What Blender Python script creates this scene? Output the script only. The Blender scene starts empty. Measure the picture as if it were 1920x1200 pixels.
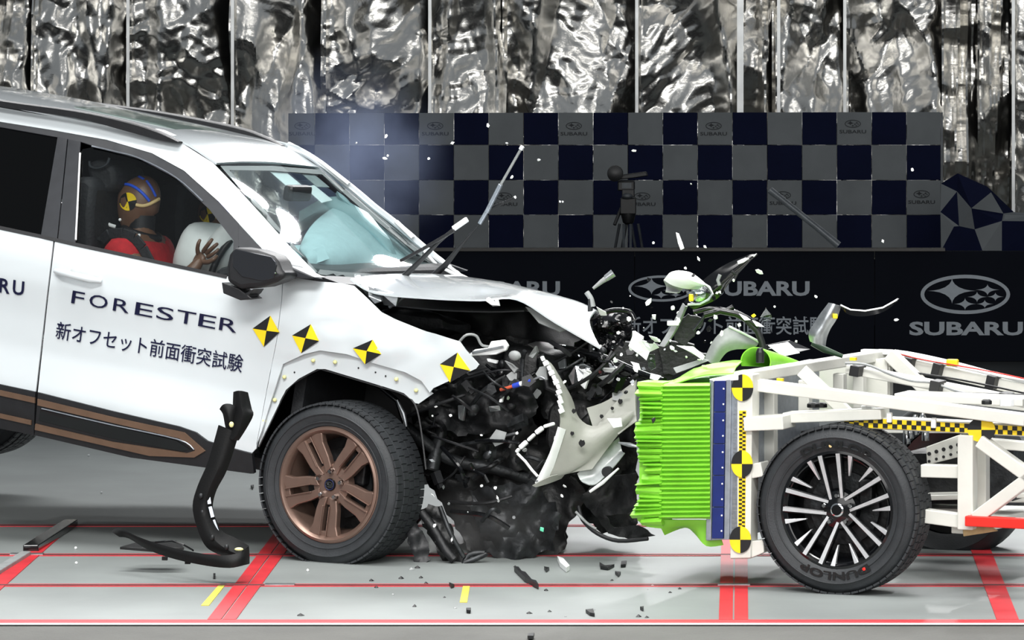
import bpy, bmesh, math, random
import numpy as np
from mathutils import Vector, Matrix, noise
from mathutils.geometry import delaunay_2d_cdt
random.seed(7); rng = np.random.default_rng(7)
C = bpy.context.scene.collection
S = bpy.context.scene
# ---------------------------------------------------------------- camera (level tele lens with a shifted crop)
F, CX, CY, H = 9310.0, 1390.0, -130.0, 2.64     # focal length in px of the 1920-px frame, principal point, lens height
cd = bpy.data.cameras.new('camera'); cam = bpy.data.objects.new('camera', cd); C.objects.link(cam)
cam.location = (0, 0, H); cam.rotation_euler = (math.pi/2, 0, 0)
cd.sensor_width = 36; cd.lens = F/1920*36; cd.shift_x = (960-CX)/1920; cd.shift_y = -(600-CY)/1920
cd.clip_end = 200; S.camera = cam
# ---------------------------------------------------------------- world, lamps, exposure
w = bpy.data.worlds.new('hall'); S.world = w; w.use_nodes = True
w.node_tree.nodes['Background'].inputs[0].default_value = (0.55, 0.6, 0.65, 1)
w.node_tree.nodes['Background'].inputs[1].default_value = 0.38
S.view_settings.view_transform = 'Standard'; S.view_settings.look = 'None'
S.view_settings.gamma = 1; S.view_settings.use_curve_mapping = False; S.view_settings.exposure = 0.0
def area(name, loc, aim, sx, sy, watts, spread=180, col=(1, 1, 1), shape='RECTANGLE'):
    d = bpy.data.lights.new(name, 'AREA'); d.shape = shape; d.size = sx; d.size_y = sy; d.energy = watts
    d.spread = math.radians(spread); d.color = col
    o = bpy.data.objects.new(name, d); C.objects.link(o); o.location = loc
    o.rotation_euler = (Vector(aim)-Vector(loc)).to_track_quat('-Z', 'Y').to_euler(); return o
area('ceiling_bank', (-1.0, 19.3, 7.0), (-1.0, 19.3, 0), 9.0, 3.0, 235, 75, (1, .99, .97))
area('front_bank', (-1.5, 12.5, 7.6), (-1.2, 20.3, 0.7), 9.0, 1.6, 120, 45, (1, .99, .97))
area('foil_fill', (0, 1.5, 6.0), (0.5, 34, 2.2), 26.0, 7.0, 1000, 120, (1, .99, .97))  # added fill panel behind the camera, gives the foil brightness to reflect
area('rear_bank', (1.5, 28.0, 7.0), (1.0, 34.5, 3.0), 9.0, 1.0, 30, 90, (1, .98, .95))
area('back_bank', (-1.0, 26.8, 6.8), (-1.0, 20.6, 0), 10.0, 2.0, 190, 75, (1, 1, 1))
for x, z, d in ((1.38, 6.95, .24), (1.56, 6.62, .30), (2.0, 5.24, .34), (-1.0, 5.18, .34)): area('rear_lamp', (x, 33.0, z), (-1.8, 21.5, 1.2), d, d, 14, 60, (1, 1, 1), 'DISK')
# ---------------------------------------------------------------- helpers
def nvec(p): return Vector([noise.noise(p+Vector((k*17.3, k*5.1, k*9.7))) for k in range(3)])   # repeatable vector noise
def lin(h):
    if not isinstance(h, str): return tuple(h)
    c = [int(h[i:i+2], 16)/255 for i in (0, 2, 4)]
    return tuple(x/12.92 if x <= .04045 else ((x+.055)/1.055)**2.4 for x in c)
def mat(name, col, rough=.5, metal=0, vary=0, scale=20, bump=0, bscale=60, coat=0, spec=.5, detail=4, col2=None):
    m = bpy.data.materials.new(name); m.use_nodes = True; nt = m.node_tree; b = nt.nodes['Principled BSDF']
    c = lin(col); b.inputs['Base Color'].default_value = (*c, 1); b.inputs['Roughness'].default_value = rough
    b.inputs['Metallic'].default_value = metal; b.inputs['Coat Weight'].default_value = coat; b.inputs['Coat Roughness'].default_value = .06
    b.inputs['Specular IOR Level'].default_value = spec
    tc = nt.nodes.new('ShaderNodeTexCoord')
    if vary or col2:
        n = nt.nodes.new('ShaderNodeTexNoise'); n.inputs['Scale'].default_value = scale; n.inputs['Detail'].default_value = detail
        r = nt.nodes.new('ShaderNodeValToRGB'); nt.links.new(tc.outputs['Object'], n.inputs['Vector'])
        lo = lin(col2) if col2 else tuple(x*(1-vary) for x in c); hi = c if col2 else tuple(min(1, x*(1+vary)) for x in c)
        r.color_ramp.elements[0].position = .35; r.color_ramp.elements[1].position = .65
        r.color_ramp.elements[0].color = (*lo, 1); r.color_ramp.elements[1].color = (*hi, 1)
        nt.links.new(n.outputs['Fac'], r.inputs['Fac']); nt.links.new(r.outputs['Color'], b.inputs['Base Color'])
    if bump:
        n2 = nt.nodes.new('ShaderNodeTexNoise'); n2.inputs['Scale'].default_value = bscale; n2.inputs['Detail'].default_value = 5
        bp = nt.nodes.new('ShaderNodeBump'); bp.inputs['Strength'].default_value = bump; bp.inputs['Distance'].default_value = .01
        nt.links.new(tc.outputs['Object'], n2.inputs['Vector']); nt.links.new(n2.outputs['Fac'], bp.inputs['Height'])
        nt.links.new(bp.outputs['Normal'], b.inputs['Normal'])
    return m
def glass(name, tint, gl_rough=.02, ior=1.5):
    m = bpy.data.materials.new(name); m.use_nodes = True; nt = m.node_tree; nt.nodes.clear()
    o = nt.nodes.new('ShaderNodeOutputMaterial'); t = nt.nodes.new('ShaderNodeBsdfTransparent'); g = nt.nodes.new('ShaderNodeBsdfGlossy')
    x = nt.nodes.new('ShaderNodeMixShader')
    t.inputs[0].default_value = (*lin(tint), 1); g.inputs['Roughness'].default_value = gl_rough; ge = nt.nodes.new('ShaderNodeNewGeometry'); dt = nt.nodes.new('ShaderNodeVectorMath'); dt.operation = 'DOT_PRODUCT'
    nt.links.new(ge.outputs['Incoming'], dt.inputs[0]); nt.links.new(ge.outputs['Normal'], dt.inputs[1]); last = dt.outputs['Value']; r0 = ((ior-1)/(ior+1))**2
    for op, a, b in (('ABSOLUTE', None, None), ('SUBTRACT', 1.0, None), ('POWER', None, 5.0), ('MULTIPLY', None, 1-r0), ('ADD', None, r0)):   # Schlick reflectance, the same from both sides
        q = nt.nodes.new('ShaderNodeMath'); q.operation = op; nt.links.new(last, q.inputs[1 if a is not None else 0])
        if a is not None: q.inputs[0].default_value = a
        if b is not None: q.inputs[1].default_value = b
        last = q.outputs[0]
    f = q
    nt.links.new(f.outputs[0], x.inputs[0]); nt.links.new(t.outputs[0], x.inputs[1]); nt.links.new(g.outputs[0], x.inputs[2])
    nt.links.new(x.outputs[0], o.inputs[0]); return m
M = {}
M['paint'] = mat('white_paint', 'ced5d8', .25, coat=1, vary=.02, scale=3)
M['paint_in'] = mat('white_primer', 'cfd3d3', .5, vary=.05)
M['black'] = mat('black_plastic', '16171a', .5, vary=.15, scale=30, bump=.1, bscale=200)
M['black_deep'] = mat('moulding_black', '08090a', .6, vary=.15, spec=.25, bump=.1, bscale=150)
M['black_gloss'] = mat('black_gloss', '0d0e10', .12, vary=.1)
M['trim'] = mat('window_trim', '2a2c30', .35, vary=.1)
M['bronze'] = mat('bronze_trim', '78604f', .35, .5, vary=.08, scale=15)
M['bronze_rim'] = mat('bronze_wheel', '80695e', .32, .6, vary=.06, scale=15)
M['chrome'] = mat('chrome', 'd8dadc', .08, 1)
M['steel'] = mat('bare_steel', 'a9adb0', .35, .9, vary=.15, scale=25, bump=.1)
M['alloy'] = mat('machined_alloy', 'c9cbcd', .32, .45, vary=.06, scale=40)
M['rubber'] = mat('tyre_rubber', '2a2d30', .6, vary=.12, scale=18, bump=.15, bscale=150)
M['rubber2'] = mat('tyre_lettering', '08090a', .35, vary=.1)
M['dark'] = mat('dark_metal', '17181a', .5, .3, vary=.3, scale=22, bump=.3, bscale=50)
M['wreck'] = mat('sooty_plastic', '121314', .5, .0, vary=.6, scale=16, bump=.3, bscale=60)
M['wreck2'] = mat('grimy_metal', '2c2e30', .42, .5, vary=.5, scale=20, bump=.3, bscale=50)
M['greyp'] = mat('grey_plastic', '8d9090', .5, vary=.12)
M['bumper'] = mat('bumper_inside', '95968f', .45, vary=.08, scale=8, bump=.15, bscale=25)
M['navy'] = mat('navy_print', '070b30', .4, vary=.05)
M['yellow'] = mat('yellow_print', 'f5d21c', .45, vary=.04)
M['blk'] = mat('black_print', '111214', .5, vary=.1)
M['clip'] = mat('yellow_clip', 'e2dfa0', .5, vary=.05)
M['cream'] = mat('cream_paint', 'd8d8d0', .4, vary=.05, scale=6, bump=.04, coat=.2)
M['green'] = mat('lime_green_sheet', '84cc3a', .42, vary=.06, scale=10, bump=.08, bscale=40)
M['blue'] = mat('blue_panel', '0f2266', .4, vary=.08)
M['alu'] = mat('aluminium', 'a4abb4', .38, .7, vary=.1, scale=40)
M['red'] = mat('red_paint', 'e0281c', .4, vary=.05)
M['white'] = mat('white_plastic', 'eceeee', .4, vary=.03)
M['clear'] = glass('clear_lens', 'ecf0f0')
M['glass'] = glass('windscreen_glass', 'eef6f6', .015, 1.52)
M['glass_dark'] = glass('privacy_glass', '1a1c1e', .015, 1.5)
M['glass_side'] = glass('side_glass', 'eef0f0', .015, 1.45)
M['glass_roof'] = mat('sunroof_glass', '64726d', .08, vary=.1)
M['airbag'] = mat('airbag_cloth', 'e6ebe9', .8, vary=.04, bump=.3, bscale=18)
M['airbag_teal'] = mat('curtain_airbag_cloth', 'c6dce0', .8, vary=.05, bump=.3, bscale=18)
M['cloth_black'] = mat('black_seat_cloth', '1d1f22', .7, vary=.2, bump=.3, bscale=80)
M['skin'] = mat('dummy_vinyl', '6d5140', .38, vary=.06)
M['shirt'] = mat('red_cotton', 'a8161f', .85, vary=.12, scale=30, bump=.3, bscale=50)
M['bluepaint'] = mat('blue_chalk_paint', '2a5ce0', .5, vary=.05)
M['creampaint'] = mat('cream_chalk_paint', 'e0c48a', .6, vary=.08)
M['logo'] = mat('grey_lettering', '8e959c', .5, vary=.04)
M['orange'] = mat('orange_cable', 'c2563a', .5, vary=.1)
M['bluec'] = mat('blue_tape', '2440b0', .45, vary=.1)
M['camera_black'] = mat('camera_black', '121315', .4, vary=.2)
M['camera_grey'] = mat('camera_grey', '45494d', .4, .4, vary=.2)

class Frame:                                     # an orthonormal local frame
    def __init__(s, O, U=(1, 0, 0), V=(0, 1, 0), W=(0, 0, 1)):
        s.O = Vector(O); s.A = [Vector(U), Vector(V), Vector(W)]
        s.mat = Matrix(((U[0], V[0], W[0], O[0]), (U[1], V[1], W[1], O[1]), (U[2], V[2], W[2], O[2]), (0, 0, 0, 1)))
    def l2w(s, p): return s.O+s.A[0]*p[0]+s.A[1]*p[1]+s.A[2]*p[2]
    def w2l(s, p): d = Vector(p)-s.O; return Vector([d.dot(a) for a in s.A])
    def at(s, px, py, val, ax=1):                # sight line through the pixel meets the local plane ax = val
        d = Vector(((px-CX)/F, 1, -(py-CY)/F)); c = Vector((0, 0, H)); a = s.A[ax]
        return s.w2l(c+d*((val-(c-s.O).dot(a))/d.dot(a)))
    def px(s, p):
        q = s.l2w(p); return (CX+F*q[0]/q[1], CY-F*(q[2]-H)/q[1])
def P(px, py, Y): return Vector(((px-CX)/F*Y, Y, H-(py-CY)/F*Y))
def G(px, py): return P(px, py, F*H/(py-CY))
WORLD = Frame((0, 0, 0))
def yaw_frame(O, yaw, pitch=0, roll=0):
    s, c = math.sin, math.cos; y, p, r = map(math.radians, (yaw, pitch, roll))
    U0 = Vector((c(y), -s(y), 0)); V0 = Vector((s(y), c(y), 0)); Z = Vector((0, 0, 1))
    U = U0*c(p)-Z*s(p); W0 = Z*c(p)+U0*s(p); V = V0*c(r)-W0*s(r); W = W0*c(r)+V0*s(r)
    return Frame(O, U, V, W)
def link(o, parent=None):
    C.objects.link(o); o.parent = parent; return o
def tag(o, label=None, cat=None, group=None, kind=None):
    for k, v in (('label', label), ('category', cat), ('group', group), ('kind', kind)):
        if v: o[k] = v
    return o
def thing(name, frame, label, cat, group=None):
    o = bpy.data.objects.new(name, None); o.empty_display_size = .1; C.objects.link(o); o.matrix_world = frame.mat
    return tag(o, label, cat, group)
def rounded(o, sharp=40):
    me = o.data
    for p in me.polygons: p.use_smooth = True
    me.set_sharp_from_angle(angle=math.radians(sharp))
def thicken(me, t, off=-1):                       # give an open sheet its thickness, with a rim
    b = bmesh.new(); b.from_mesh(me); b.normal_update(); vs = list(b.verts); fs = list(b.faces); bd = [e for e in b.edges if len(e.link_faces) == 1]
    lp = {}
    for e in bd: l = e.link_loops[0]; lp[e] = (l.vert, l.link_loop_next.vert)
    inn = {v: b.verts.new(v.co+v.normal*t*off) for v in vs}
    for f in fs:
        try: b.faces.new([inn[v] for v in reversed(f.verts)]).material_index = f.material_index
        except ValueError: pass
    for e in bd:
        p, q = lp[e]
        try: b.faces.new((q, p, inn[p], inn[q])).material_index = e.link_faces[0].material_index
        except ValueError: pass
    b.to_mesh(me); b.free(); me.update()
class MB:
    def __init__(s): s.v = []; s.f = []; s.m = []; s.k = 0
    def mi(s, k): s.k = k; return s
    def add(s, vs, fs):
        n = len(s.v); s.v += [tuple(x) for x in vs]; s.f += [tuple(n+i for i in f) for f in fs]; s.m += [s.k]*len(fs); return s
    def box(s, c, sz, R=None):
        c = Vector(c); vs = []
        for i in range(8):
            d = Vector(((i & 1)-.5, ((i >> 1) & 1)-.5, ((i >> 2) & 1)-.5)); d = Vector((d[0]*sz[0], d[1]*sz[1], d[2]*sz[2]))
            vs.append(c+(R @ d if R else d))
        return s.add(vs, [(0, 2, 3, 1), (4, 5, 7, 6), (0, 1, 5, 4), (2, 6, 7, 3), (0, 4, 6, 2), (1, 3, 7, 5)])
    def bar(s, p, q, a, b, up=(0, 0, 1), t=1.0):   # beam from p to q; a across (side), b along up; t = taper at q
        p, q, up = Vector(p), Vector(q), Vector(up); d = (q-p).normalized(); sd = d.cross(up)
        if sd.length < 1e-4: sd = d.cross(Vector((1, 0, 0)))
        sd.normalize(); u = sd.cross(d)
        vs = [e+sd*(i*a/2*k)+u*(j*b/2*k) for e, k in ((p, 1), (q, t)) for i, j in ((-1, -1), (1, -1), (1, 1), (-1, 1))]
        return s.add(vs, [(3, 2, 1, 0), (4, 5, 6, 7), (0, 1, 5, 4), (1, 2, 6, 5), (2, 3, 7, 6), (3, 0, 4, 7)])
    def tube(s, pts, r, n=8, closed=False):
        pts = [Vector(p) for p in pts]; N = len(pts); rr = r if isinstance(r, (list, tuple)) else [r]*N; vs = []; prev = None
        for i, p in enumerate(pts):
            d = (pts[min(i+1, N-1)]-pts[max(i-1, 0)]).normalized()
            a = prev if prev is not None else Vector((0, 0, 1)) if abs(d.z) < .9 else Vector((1, 0, 0))
            x = a-d*a.dot(d); x.normalize(); prev = x; y = d.cross(x)
            vs += [p+(x*math.cos(2*math.pi*k/n)+y*math.sin(2*math.pi*k/n))*rr[i] for k in range(n)]
        fs = [(i*n+k, i*n+(k+1) % n, (i+1)*n+(k+1) % n, (i+1)*n+k) for i in range(N-1) for k in range(n)]
        fs += [tuple(range(n-1, -1, -1)), tuple((N-1)*n+k for k in range(n))]
        return s.add(vs, fs)
    def lathe(s, prof, n=48, o=(0, 0, 0), ax=1, sgn=1, closed=True):   # prof = (radius, height along axis)
        o = Vector(o); a = [Vector((1, 0, 0)), Vector((0, 1, 0)), Vector((0, 0, 1))]; z = a[ax]*sgn; x = a[(ax+1) % 3]; y = a[(ax+2) % 3]
        vs = [o+z*h+(x*math.cos(2*math.pi*k/n)+y*math.sin(2*math.pi*k/n))*r for r, h in prof for k in range(n)]
        fs = [(i*n+k, i*n+(k+1) % n, (i+1)*n+(k+1) % n, (i+1)*n+k) for i in range(len(prof)-1) for k in range(n)]
        if closed: fs += [tuple(range(n-1, -1, -1)), tuple((len(prof)-1)*n+k for k in range(n))]
        return s.add(vs, fs)
    def prism(s, pts, d):                          # planar outline (3-D points) pushed along vector d
        pts = [Vector(p) for p in pts]; n = len(pts); d = Vector(d)
        return s.add(pts+[p+d for p in pts], [tuple(range(n)), tuple(range(2*n-1, n-1, -1))]+[((i+1) % n, i, n+i, n+(i+1) % n) for i in range(n)])
    def ball(s, c, r, n=12, k=8, R=None):
        c = Vector(c); r = (r, r, r) if not isinstance(r, (tuple, list)) else r; vs = []
        for i in range(1, k):
            t = math.pi*i/k
            for j in range(n):
                p = 2*math.pi*j/n; d = Vector((r[0]*math.sin(t)*math.cos(p), r[1]*math.sin(t)*math.sin(p), r[2]*math.cos(t)))
                vs.append(c+(R @ d if R else d))
        e1, e2 = Vector((0, 0, r[2])), Vector((0, 0, -r[2])); vs += [c+(R @ e1 if R else e1), c+(R @ e2 if R else e2)]
        m = len(vs); fs = [(i*n+j, (i+1)*n+j, (i+1)*n+(j+1) % n, i*n+(j+1) % n) for i in range(k-2) for j in range(n)]
        fs += [(m-2, j, (j+1) % n) for j in range(n)]+[((k-2)*n+(j+1) % n, (k-2)*n+j, m-1) for j in range(n)]
        return s.add(vs, fs)
    def build(s, name, mats, parent=None, smooth=None, bevel=0, solid=0, subd=0, fix=True, off=-1):
        me = bpy.data.meshes.new(name); me.from_pydata(s.v, [], s.f); me.update()
        for m in (mats if isinstance(mats, (list, tuple)) else [mats]): me.materials.append(M[m] if isinstance(m, str) else m)
        if any(s.m): me.polygons.foreach_set('material_index', s.m)
        if fix:
            b = bmesh.new(); b.from_mesh(me); bmesh.ops.recalc_face_normals(b, faces=b.faces); b.to_mesh(me); b.free()
        if solid: thicken(me, solid, off)
        o = link(bpy.data.objects.new(name, me), parent)
        if smooth is not None: rounded(o, smooth)
        if bevel: md = o.modifiers.new('b', 'BEVEL'); md.width = bevel; md.segments = 2; md.limit_method = 'ANGLE'; md.harden_normals = False
        if subd: md = o.modifiers.new('s', 'SUBSURF'); md.levels = md.render_levels = subd
        return o
def one(mb, name, mats, loc, label, cat, group=None, **k):      # a thing that is a single mesh, its origin at loc
    L = Vector(loc); mb.v = [tuple(Vector(v)-L) for v in mb.v]; o = mb.build(name, mats, None, **k); o.location = L
    return tag(o, label, cat, group)
def inside(p, poly):
    x, y = p; r = False; n = len(poly); j = n-1
    for i in range(n):
        xi, yi = poly[i]; xj, yj = poly[j]
        if (yi > y) != (yj > y) and x < (xj-xi)*(y-yi)/(yj-yi)+xi: r = not r
        j = i
    return r
def resample(poly, sp, closed=True):
    out = []; n = len(poly)
    for i in range(n if closed else n-1):
        a, b = poly[i], poly[(i+1) % n]; L = math.hypot(b[0]-a[0], b[1]-a[1]); k = max(1, int(round(L/sp)))
        out += [(a[0]+(b[0]-a[0])*t/k, a[1]+(b[1]-a[1])*t/k) for t in range(k)]
    if not closed: out.append(tuple(poly[-1]))
    return out
def smoothpoly(pts, closed=True, k=4):          # Catmull-Rom through the points
    n = len(pts); out = []
    for i in range(n if closed else n-1):
        g = lambda j: pts[j % n] if closed else pts[max(0, min(n-1, j))]
        p0, p1, p2, p3 = g(i-1), g(i), g(i+1), g(i+2)
        for t in range(k):
            t /= k
            out.append(tuple(.5*(2*b+(c-a)*t+(2*a-5*b+4*c-d)*t*t+(3*b-a-3*c+d)*t**3) for a, b, c, d in zip(p0, p1, p2, p3)))
    if not closed: out.append(tuple(pts[-1]))
    return out
def fill(poly, sp):
    b = resample(poly, sp); xs = [p[0] for p in b]; ys = [p[1] for p in b]; pts = [Vector(p) for p in b]; n = len(b)
    y = min(ys)+sp*.5; row = 0
    while y < max(ys):
        x = min(xs)+sp*(.25+.5*(row % 2))
        while x < max(xs):
            if inside((x, y), b) and min((x-q[0])**2+(y-q[1])**2 for q in b) > (.45*sp)**2: pts.append(Vector((x, y)))
            x += sp
        y += sp*.87; row += 1
    r = delaunay_2d_cdt(pts, [(i, (i+1) % n) for i in range(n)], [], 1, 1e-4)
    vs = [tuple(v) for v in r[0]]; fs = [tuple(f) for f in r[2]]
    fs = [f for f in fs if inside((sum(vs[i][0] for i in f)/len(f), sum(vs[i][1] for i in f)/len(f)), b)]
    def ok(f):
        c = [sum(vs[i][k] for i in f)/len(f) for k in (0, 1)]
        return all(inside(((vs[i][0]+vs[j][0])*.46+c[0]*.08, (vs[i][1]+vs[j][1])*.46+c[1]*.08), b) for i, j in zip(f, f[1:]+f[:1]))
    return vs, [f for f in fs if ok(f)]
def sheet(poly, fn, name, mats, parent, sp=14, thick=.006, smooth=50, fr=None, toward=True, **k):
    v2, fs = fill(poly, sp); vs = [fn(*p) for p in v2]
    if fs and fr is not None:                      # face the lens side
        acc = 0
        for f in fs:
            a, b, c = (fr.l2w(vs[i]) for i in f[:3]); acc += (b-a).cross(c-a).dot(Vector((0, 0, H))-a)
        if (acc < 0) == toward: fs = [f[::-1] for f in fs]
    m = MB(); m.add(vs, fs); return m.build(name, mats, parent, smooth=smooth, solid=thick, fix=False, **k)
def loft(rows, nu=4, nv=4):                     # smooth patch through a grid of 3-D points
    rows = [smoothpoly([tuple(p) for p in r], False, nu) for r in rows]; cols = list(zip(*rows))
    cols = [smoothpoly(list(c), False, nv) for c in cols]; g = list(zip(*cols)); h, w_ = len(g), len(g[0])
    return [p for r in g for p in r], [(i*w_+j, i*w_+j+1, (i+1)*w_+j+1, (i+1)*w_+j) for i in range(h-1) for j in range(w_-1)]
def patch(rows, name, mats, parent, nu=4, nv=4, thick=.006, smooth=50, flip=False, crumple=0, cs=4, **k):
    vs, fs = loft(rows, nu, nv)
    if crumple: vs = [Vector(v)+crumple*nvec(Vector(v)*cs) for v in vs]
    if flip: fs = [f[::-1] for f in fs]
    m = MB(); m.add(vs, fs); return m.build(name, mats, parent, smooth=smooth, solid=thick, fix=False, **k)
_tx = {}
def text2d(s, bold=0.0):                         # flat mesh of the built-in font, scaled to the box 0..1 x 0..1
    if (s, bold) in _tx: return _tx[s, bold]
    cu = bpy.data.curves.new('t', 'FONT'); cu.body = s; cu.fill_mode = 'FRONT'; cu.offset = bold; cu.resolution_u = 3
    o = bpy.data.objects.new('t', cu); C.objects.link(o); bpy.context.view_layer.update()
    me = o.evaluated_get(bpy.context.evaluated_depsgraph_get()).to_mesh(); v = [(p.co.x, p.co.y) for p in me.vertices]; f = [tuple(p.vertices) for p in me.polygons]
    o.to_mesh_clear() if False else None; bpy.data.objects.remove(o); bpy.data.curves.remove(cu)
    x0, x1 = min(p[0] for p in v), max(p[0] for p in v); y0, y1 = min(p[1] for p in v), max(p[1] for p in v)
    r = ([((x-x0)/(x1-x0), (y-y0)/(y1-y0)) for x, y in v], f, (x1-x0)/(y1-y0)); _tx[s, bold] = r; return r
def emblem2d():                                  # oval ring and six four-pointed stars, box -1..1 x -.44...44
    v = []; f = []; n = 48
    for a, b in ((1, .44), (.917, .36)): v += [(a*math.cos(2*math.pi*i/n), b*math.sin(2*math.pi*i/n)) for i in range(n)]
    f += [(i, (i+1) % n, n+(i+1) % n, n+i) for i in range(n)]
    for cx, cy, rx, ry in ((568, 272, 280, 148), (968, 260, 140, 65), (850, 340, 115, 62), (1057, 338, 97, 50), (715, 420, 130, 70), (937, 420, 100, 48)):
        k = len(v); m = 32; x0, y0 = (cx-718)/505, -(cy-312)/505
        v.append((x0, y0))
        for i in range(m):
            t = 2*math.pi*i/m; c, s_ = math.cos(t), math.sin(t); v.append((x0+rx/505*abs(c)**3.7*(1 if c > 0 else -1), y0+ry/505*abs(s_)**3.7*(1 if s_ > 0 else -1)))
        f += [(k, k+1+i, k+1+(i+1) % m) for i in range(m)]
    return v, f
EMB = emblem2d()

from mathutils.bvhtree import BVHTree
def bvh_of(vs, fs): return BVHTree.FromPolygons([Vector(v) for v in vs], fs)
def onto(fr, bv, px, py, off=.004):              # sight line through the pixel lands on a surface of the frame
    o = fr.w2l(Vector((0, 0, H))); d = fr.w2l(P(px, py, 1.0))-o; d.normalize(); h = bv.ray_cast(o, d)
    if h[0] is None:
        n_ = min((bv.find_nearest(o+d*(19.5+.08*i)) for i in range(60)), key=lambda q: q[3]); return n_[0]-d*off
    return h[0]-d*off
# ---------------------------------------------------------------- the setting
def floor_quad(mb, x0, x1, y0, y1, z=.003, slant=0):
    mb.box(((x0+x1)/2, (y0+y1)/2, z/2), (x1-x0, y1-y0, z))
M['concrete'] = mat('concrete', '7f8483', .5, vary=.10, scale=1.6, bump=.06, bscale=30, detail=8)
M['concrete2'] = mat('concrete_apron', '4e4e4a', .7, vary=.12, scale=3, bump=.25, bscale=60, detail=8)
M['redline'] = mat('red_floor_paint', 'bd2a32', .5, vary=.12, scale=6)
M['groove'] = mat('dark_groove', '4a3034', .7, vary=.2)
M['yellowtape'] = mat('yellow_floor_tape', 'c9bb4a', .6, vary=.1)
YA, YB, YC, YD = (F*H/(y-CY) for y in (1167, 1098, 1041, 986))
fl = MB(); fl.box((-1, 29.5-.1, -.1), (34, 38.0-18.86*0, .2)); fl.v = [(x, max(y, 18.90), z) for x, y, z in fl.v]
floor = tag(fl.build('floor', 'concrete'), kind='structure')
a = MB(); a.box((-1, 11.0, -.105), (34, 15.8, .2)); tag(a.build('trim_1', 'concrete2'), kind='structure')
MBl = MB(); floor_quad(MBl, -16, 16, YA-.03, YA+.06); MBl.build('red_line', 'redline', floor)
MBl = MB(); floor_quad(MBl, -16, 16, 18.885, YA-.035); MBl.build('white_edge_line', 'white', floor)
for yy in (YB, YC, YD):
    m_ = MB(); floor_quad(m_, -16, 16, yy-.012, yy+.012, .004); m_.build('groove_line', 'groove', floor)
    for d in (-.035, .02): m_ = MB(); floor_quad(m_, -16, 16, yy+d, yy+d+.015, .003); m_.build('red_line', 'redline', floor)
for x, wd in ((-3.0, .07), (-1.99, .115), (-.03, .118), (1.02, .085)):
    for y0, y1 in ((YA+.06, YB-.02), (YB+.02, YC-.02), (YC+.02, YD-.02)):
        if wd > .1:
            for s in (-1, 1): m_ = MB(); floor_quad(m_, x+(s*wd/4)-wd/4+.003, x+(s*wd/4)+wd/4-.003, y0, y1, .004); m_.build('red_line', 'redline', floor)
        else: m_ = MB(); floor_quad(m_, x-wd/2, x+wd/2, y0, y1, .004); m_.build('red_line', 'redline', floor)
for (a0, b0), (a1, b1), (c0, d0), (c1, d1) in (((377, 1136), (392, 1136), (424, 1096), (412, 1096)), ((862, 1130), (876, 1130), (881, 1100), (868, 1100))):
    m_ = MB(); m_.prism([G(a0, b0), G(a1, b1), G(c0, d0), G(c1, d1)], (0, 0, .003)); m_.build('tape_patch', 'yellowtape', floor)
for x, wd, yy in ((-1.86, .12, YB), (-3.02, .14, YC), (-.03, .13, YB)):
    m_ = MB(); floor_quad(m_, x-wd/2, x+wd/2, yy-.02, yy+.02, .008); m_.build('steel_cover', 'steel', floor)
# cable covers on the left of the lane
m_ = MB(); q = [G(43, 1035), G(72, 1035), G(146, 986), G(120, 986)]; m_.prism(q, (0, 0, .03))
one(m_, 'cable_cover', 'black_gloss', q[0], 'glossy black cable cover strip on the floor beside the left red line', 'cable cover', bevel=.004)
m_ = MB(); q = [G(-45, 1092), G(-22, 1092), G(58, 1042), G(40, 1042)]; m_.prism(q, (0, 0, .02))
one(m_, 'cable_cover', 'greyp', q[0], 'grey steel cable cover at the lower left frame edge', 'cable cover', bevel=.004)
# hall behind
wl = MB(); wl.box((-1, 35.3, 3.0), (34, .2, 6.4)); wall_back = tag(wl.build('wall_back', mat('dark_wall', '202226', .8, vary=.1)), kind='structure')
# foil sheets hung on the wall
def tri(t): return np.abs((t % 1.0)*2-1)-.5
def vnoise(x, z, s, seed):
    out = np.zeros_like(x); r = np.random.default_rng(seed)
    for k in range(5):
        a = r.uniform(0, 6.28); f = s*(.6+.8*r.random()); out += np.sin((x*np.cos(a)+z*np.sin(a))*f*6.28+r.uniform(0, 6.28))
    return out/3
def foil_height(x, z, seed):
    r = np.random.default_rng(seed); h = np.zeros_like(x)
    wx = x+.06*vnoise(x, z, .9, seed+1)+.012*vnoise(x, z, 3.1, seed+2); wz = z+.06*vnoise(x, z, .8, seed+3)+.012*vnoise(x, z, 2.7, seed+4)
    for i in range(13):
        f = .8*1.27**i; a = r.uniform(0, math.pi)
        if i < 5: a = r.normal(0, .45)
        msk = np.clip(.55+.8*vnoise(x, z, f*.3+.3, seed+20+i), .05, 1.2)
        h += tri((wx*np.cos(a)+wz*np.sin(a))*f+r.random())*(.20 if i < 4 else .16 if i < 8 else .09)/f*msk
    return h
M['foil'] = mat('aluminium_foil', 'e2e0db', .27, 1, vary=.04, scale=3, bump=.2, bscale=45, detail=8)
edges = [-900, -710, -520, -335, -150, -60, 60, 240, 435, 606, 806, 945, 1195, 1390, 1450, 1586, 1768, 1835, 1900, 2040, 2230, 2420, 2620]
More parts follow.
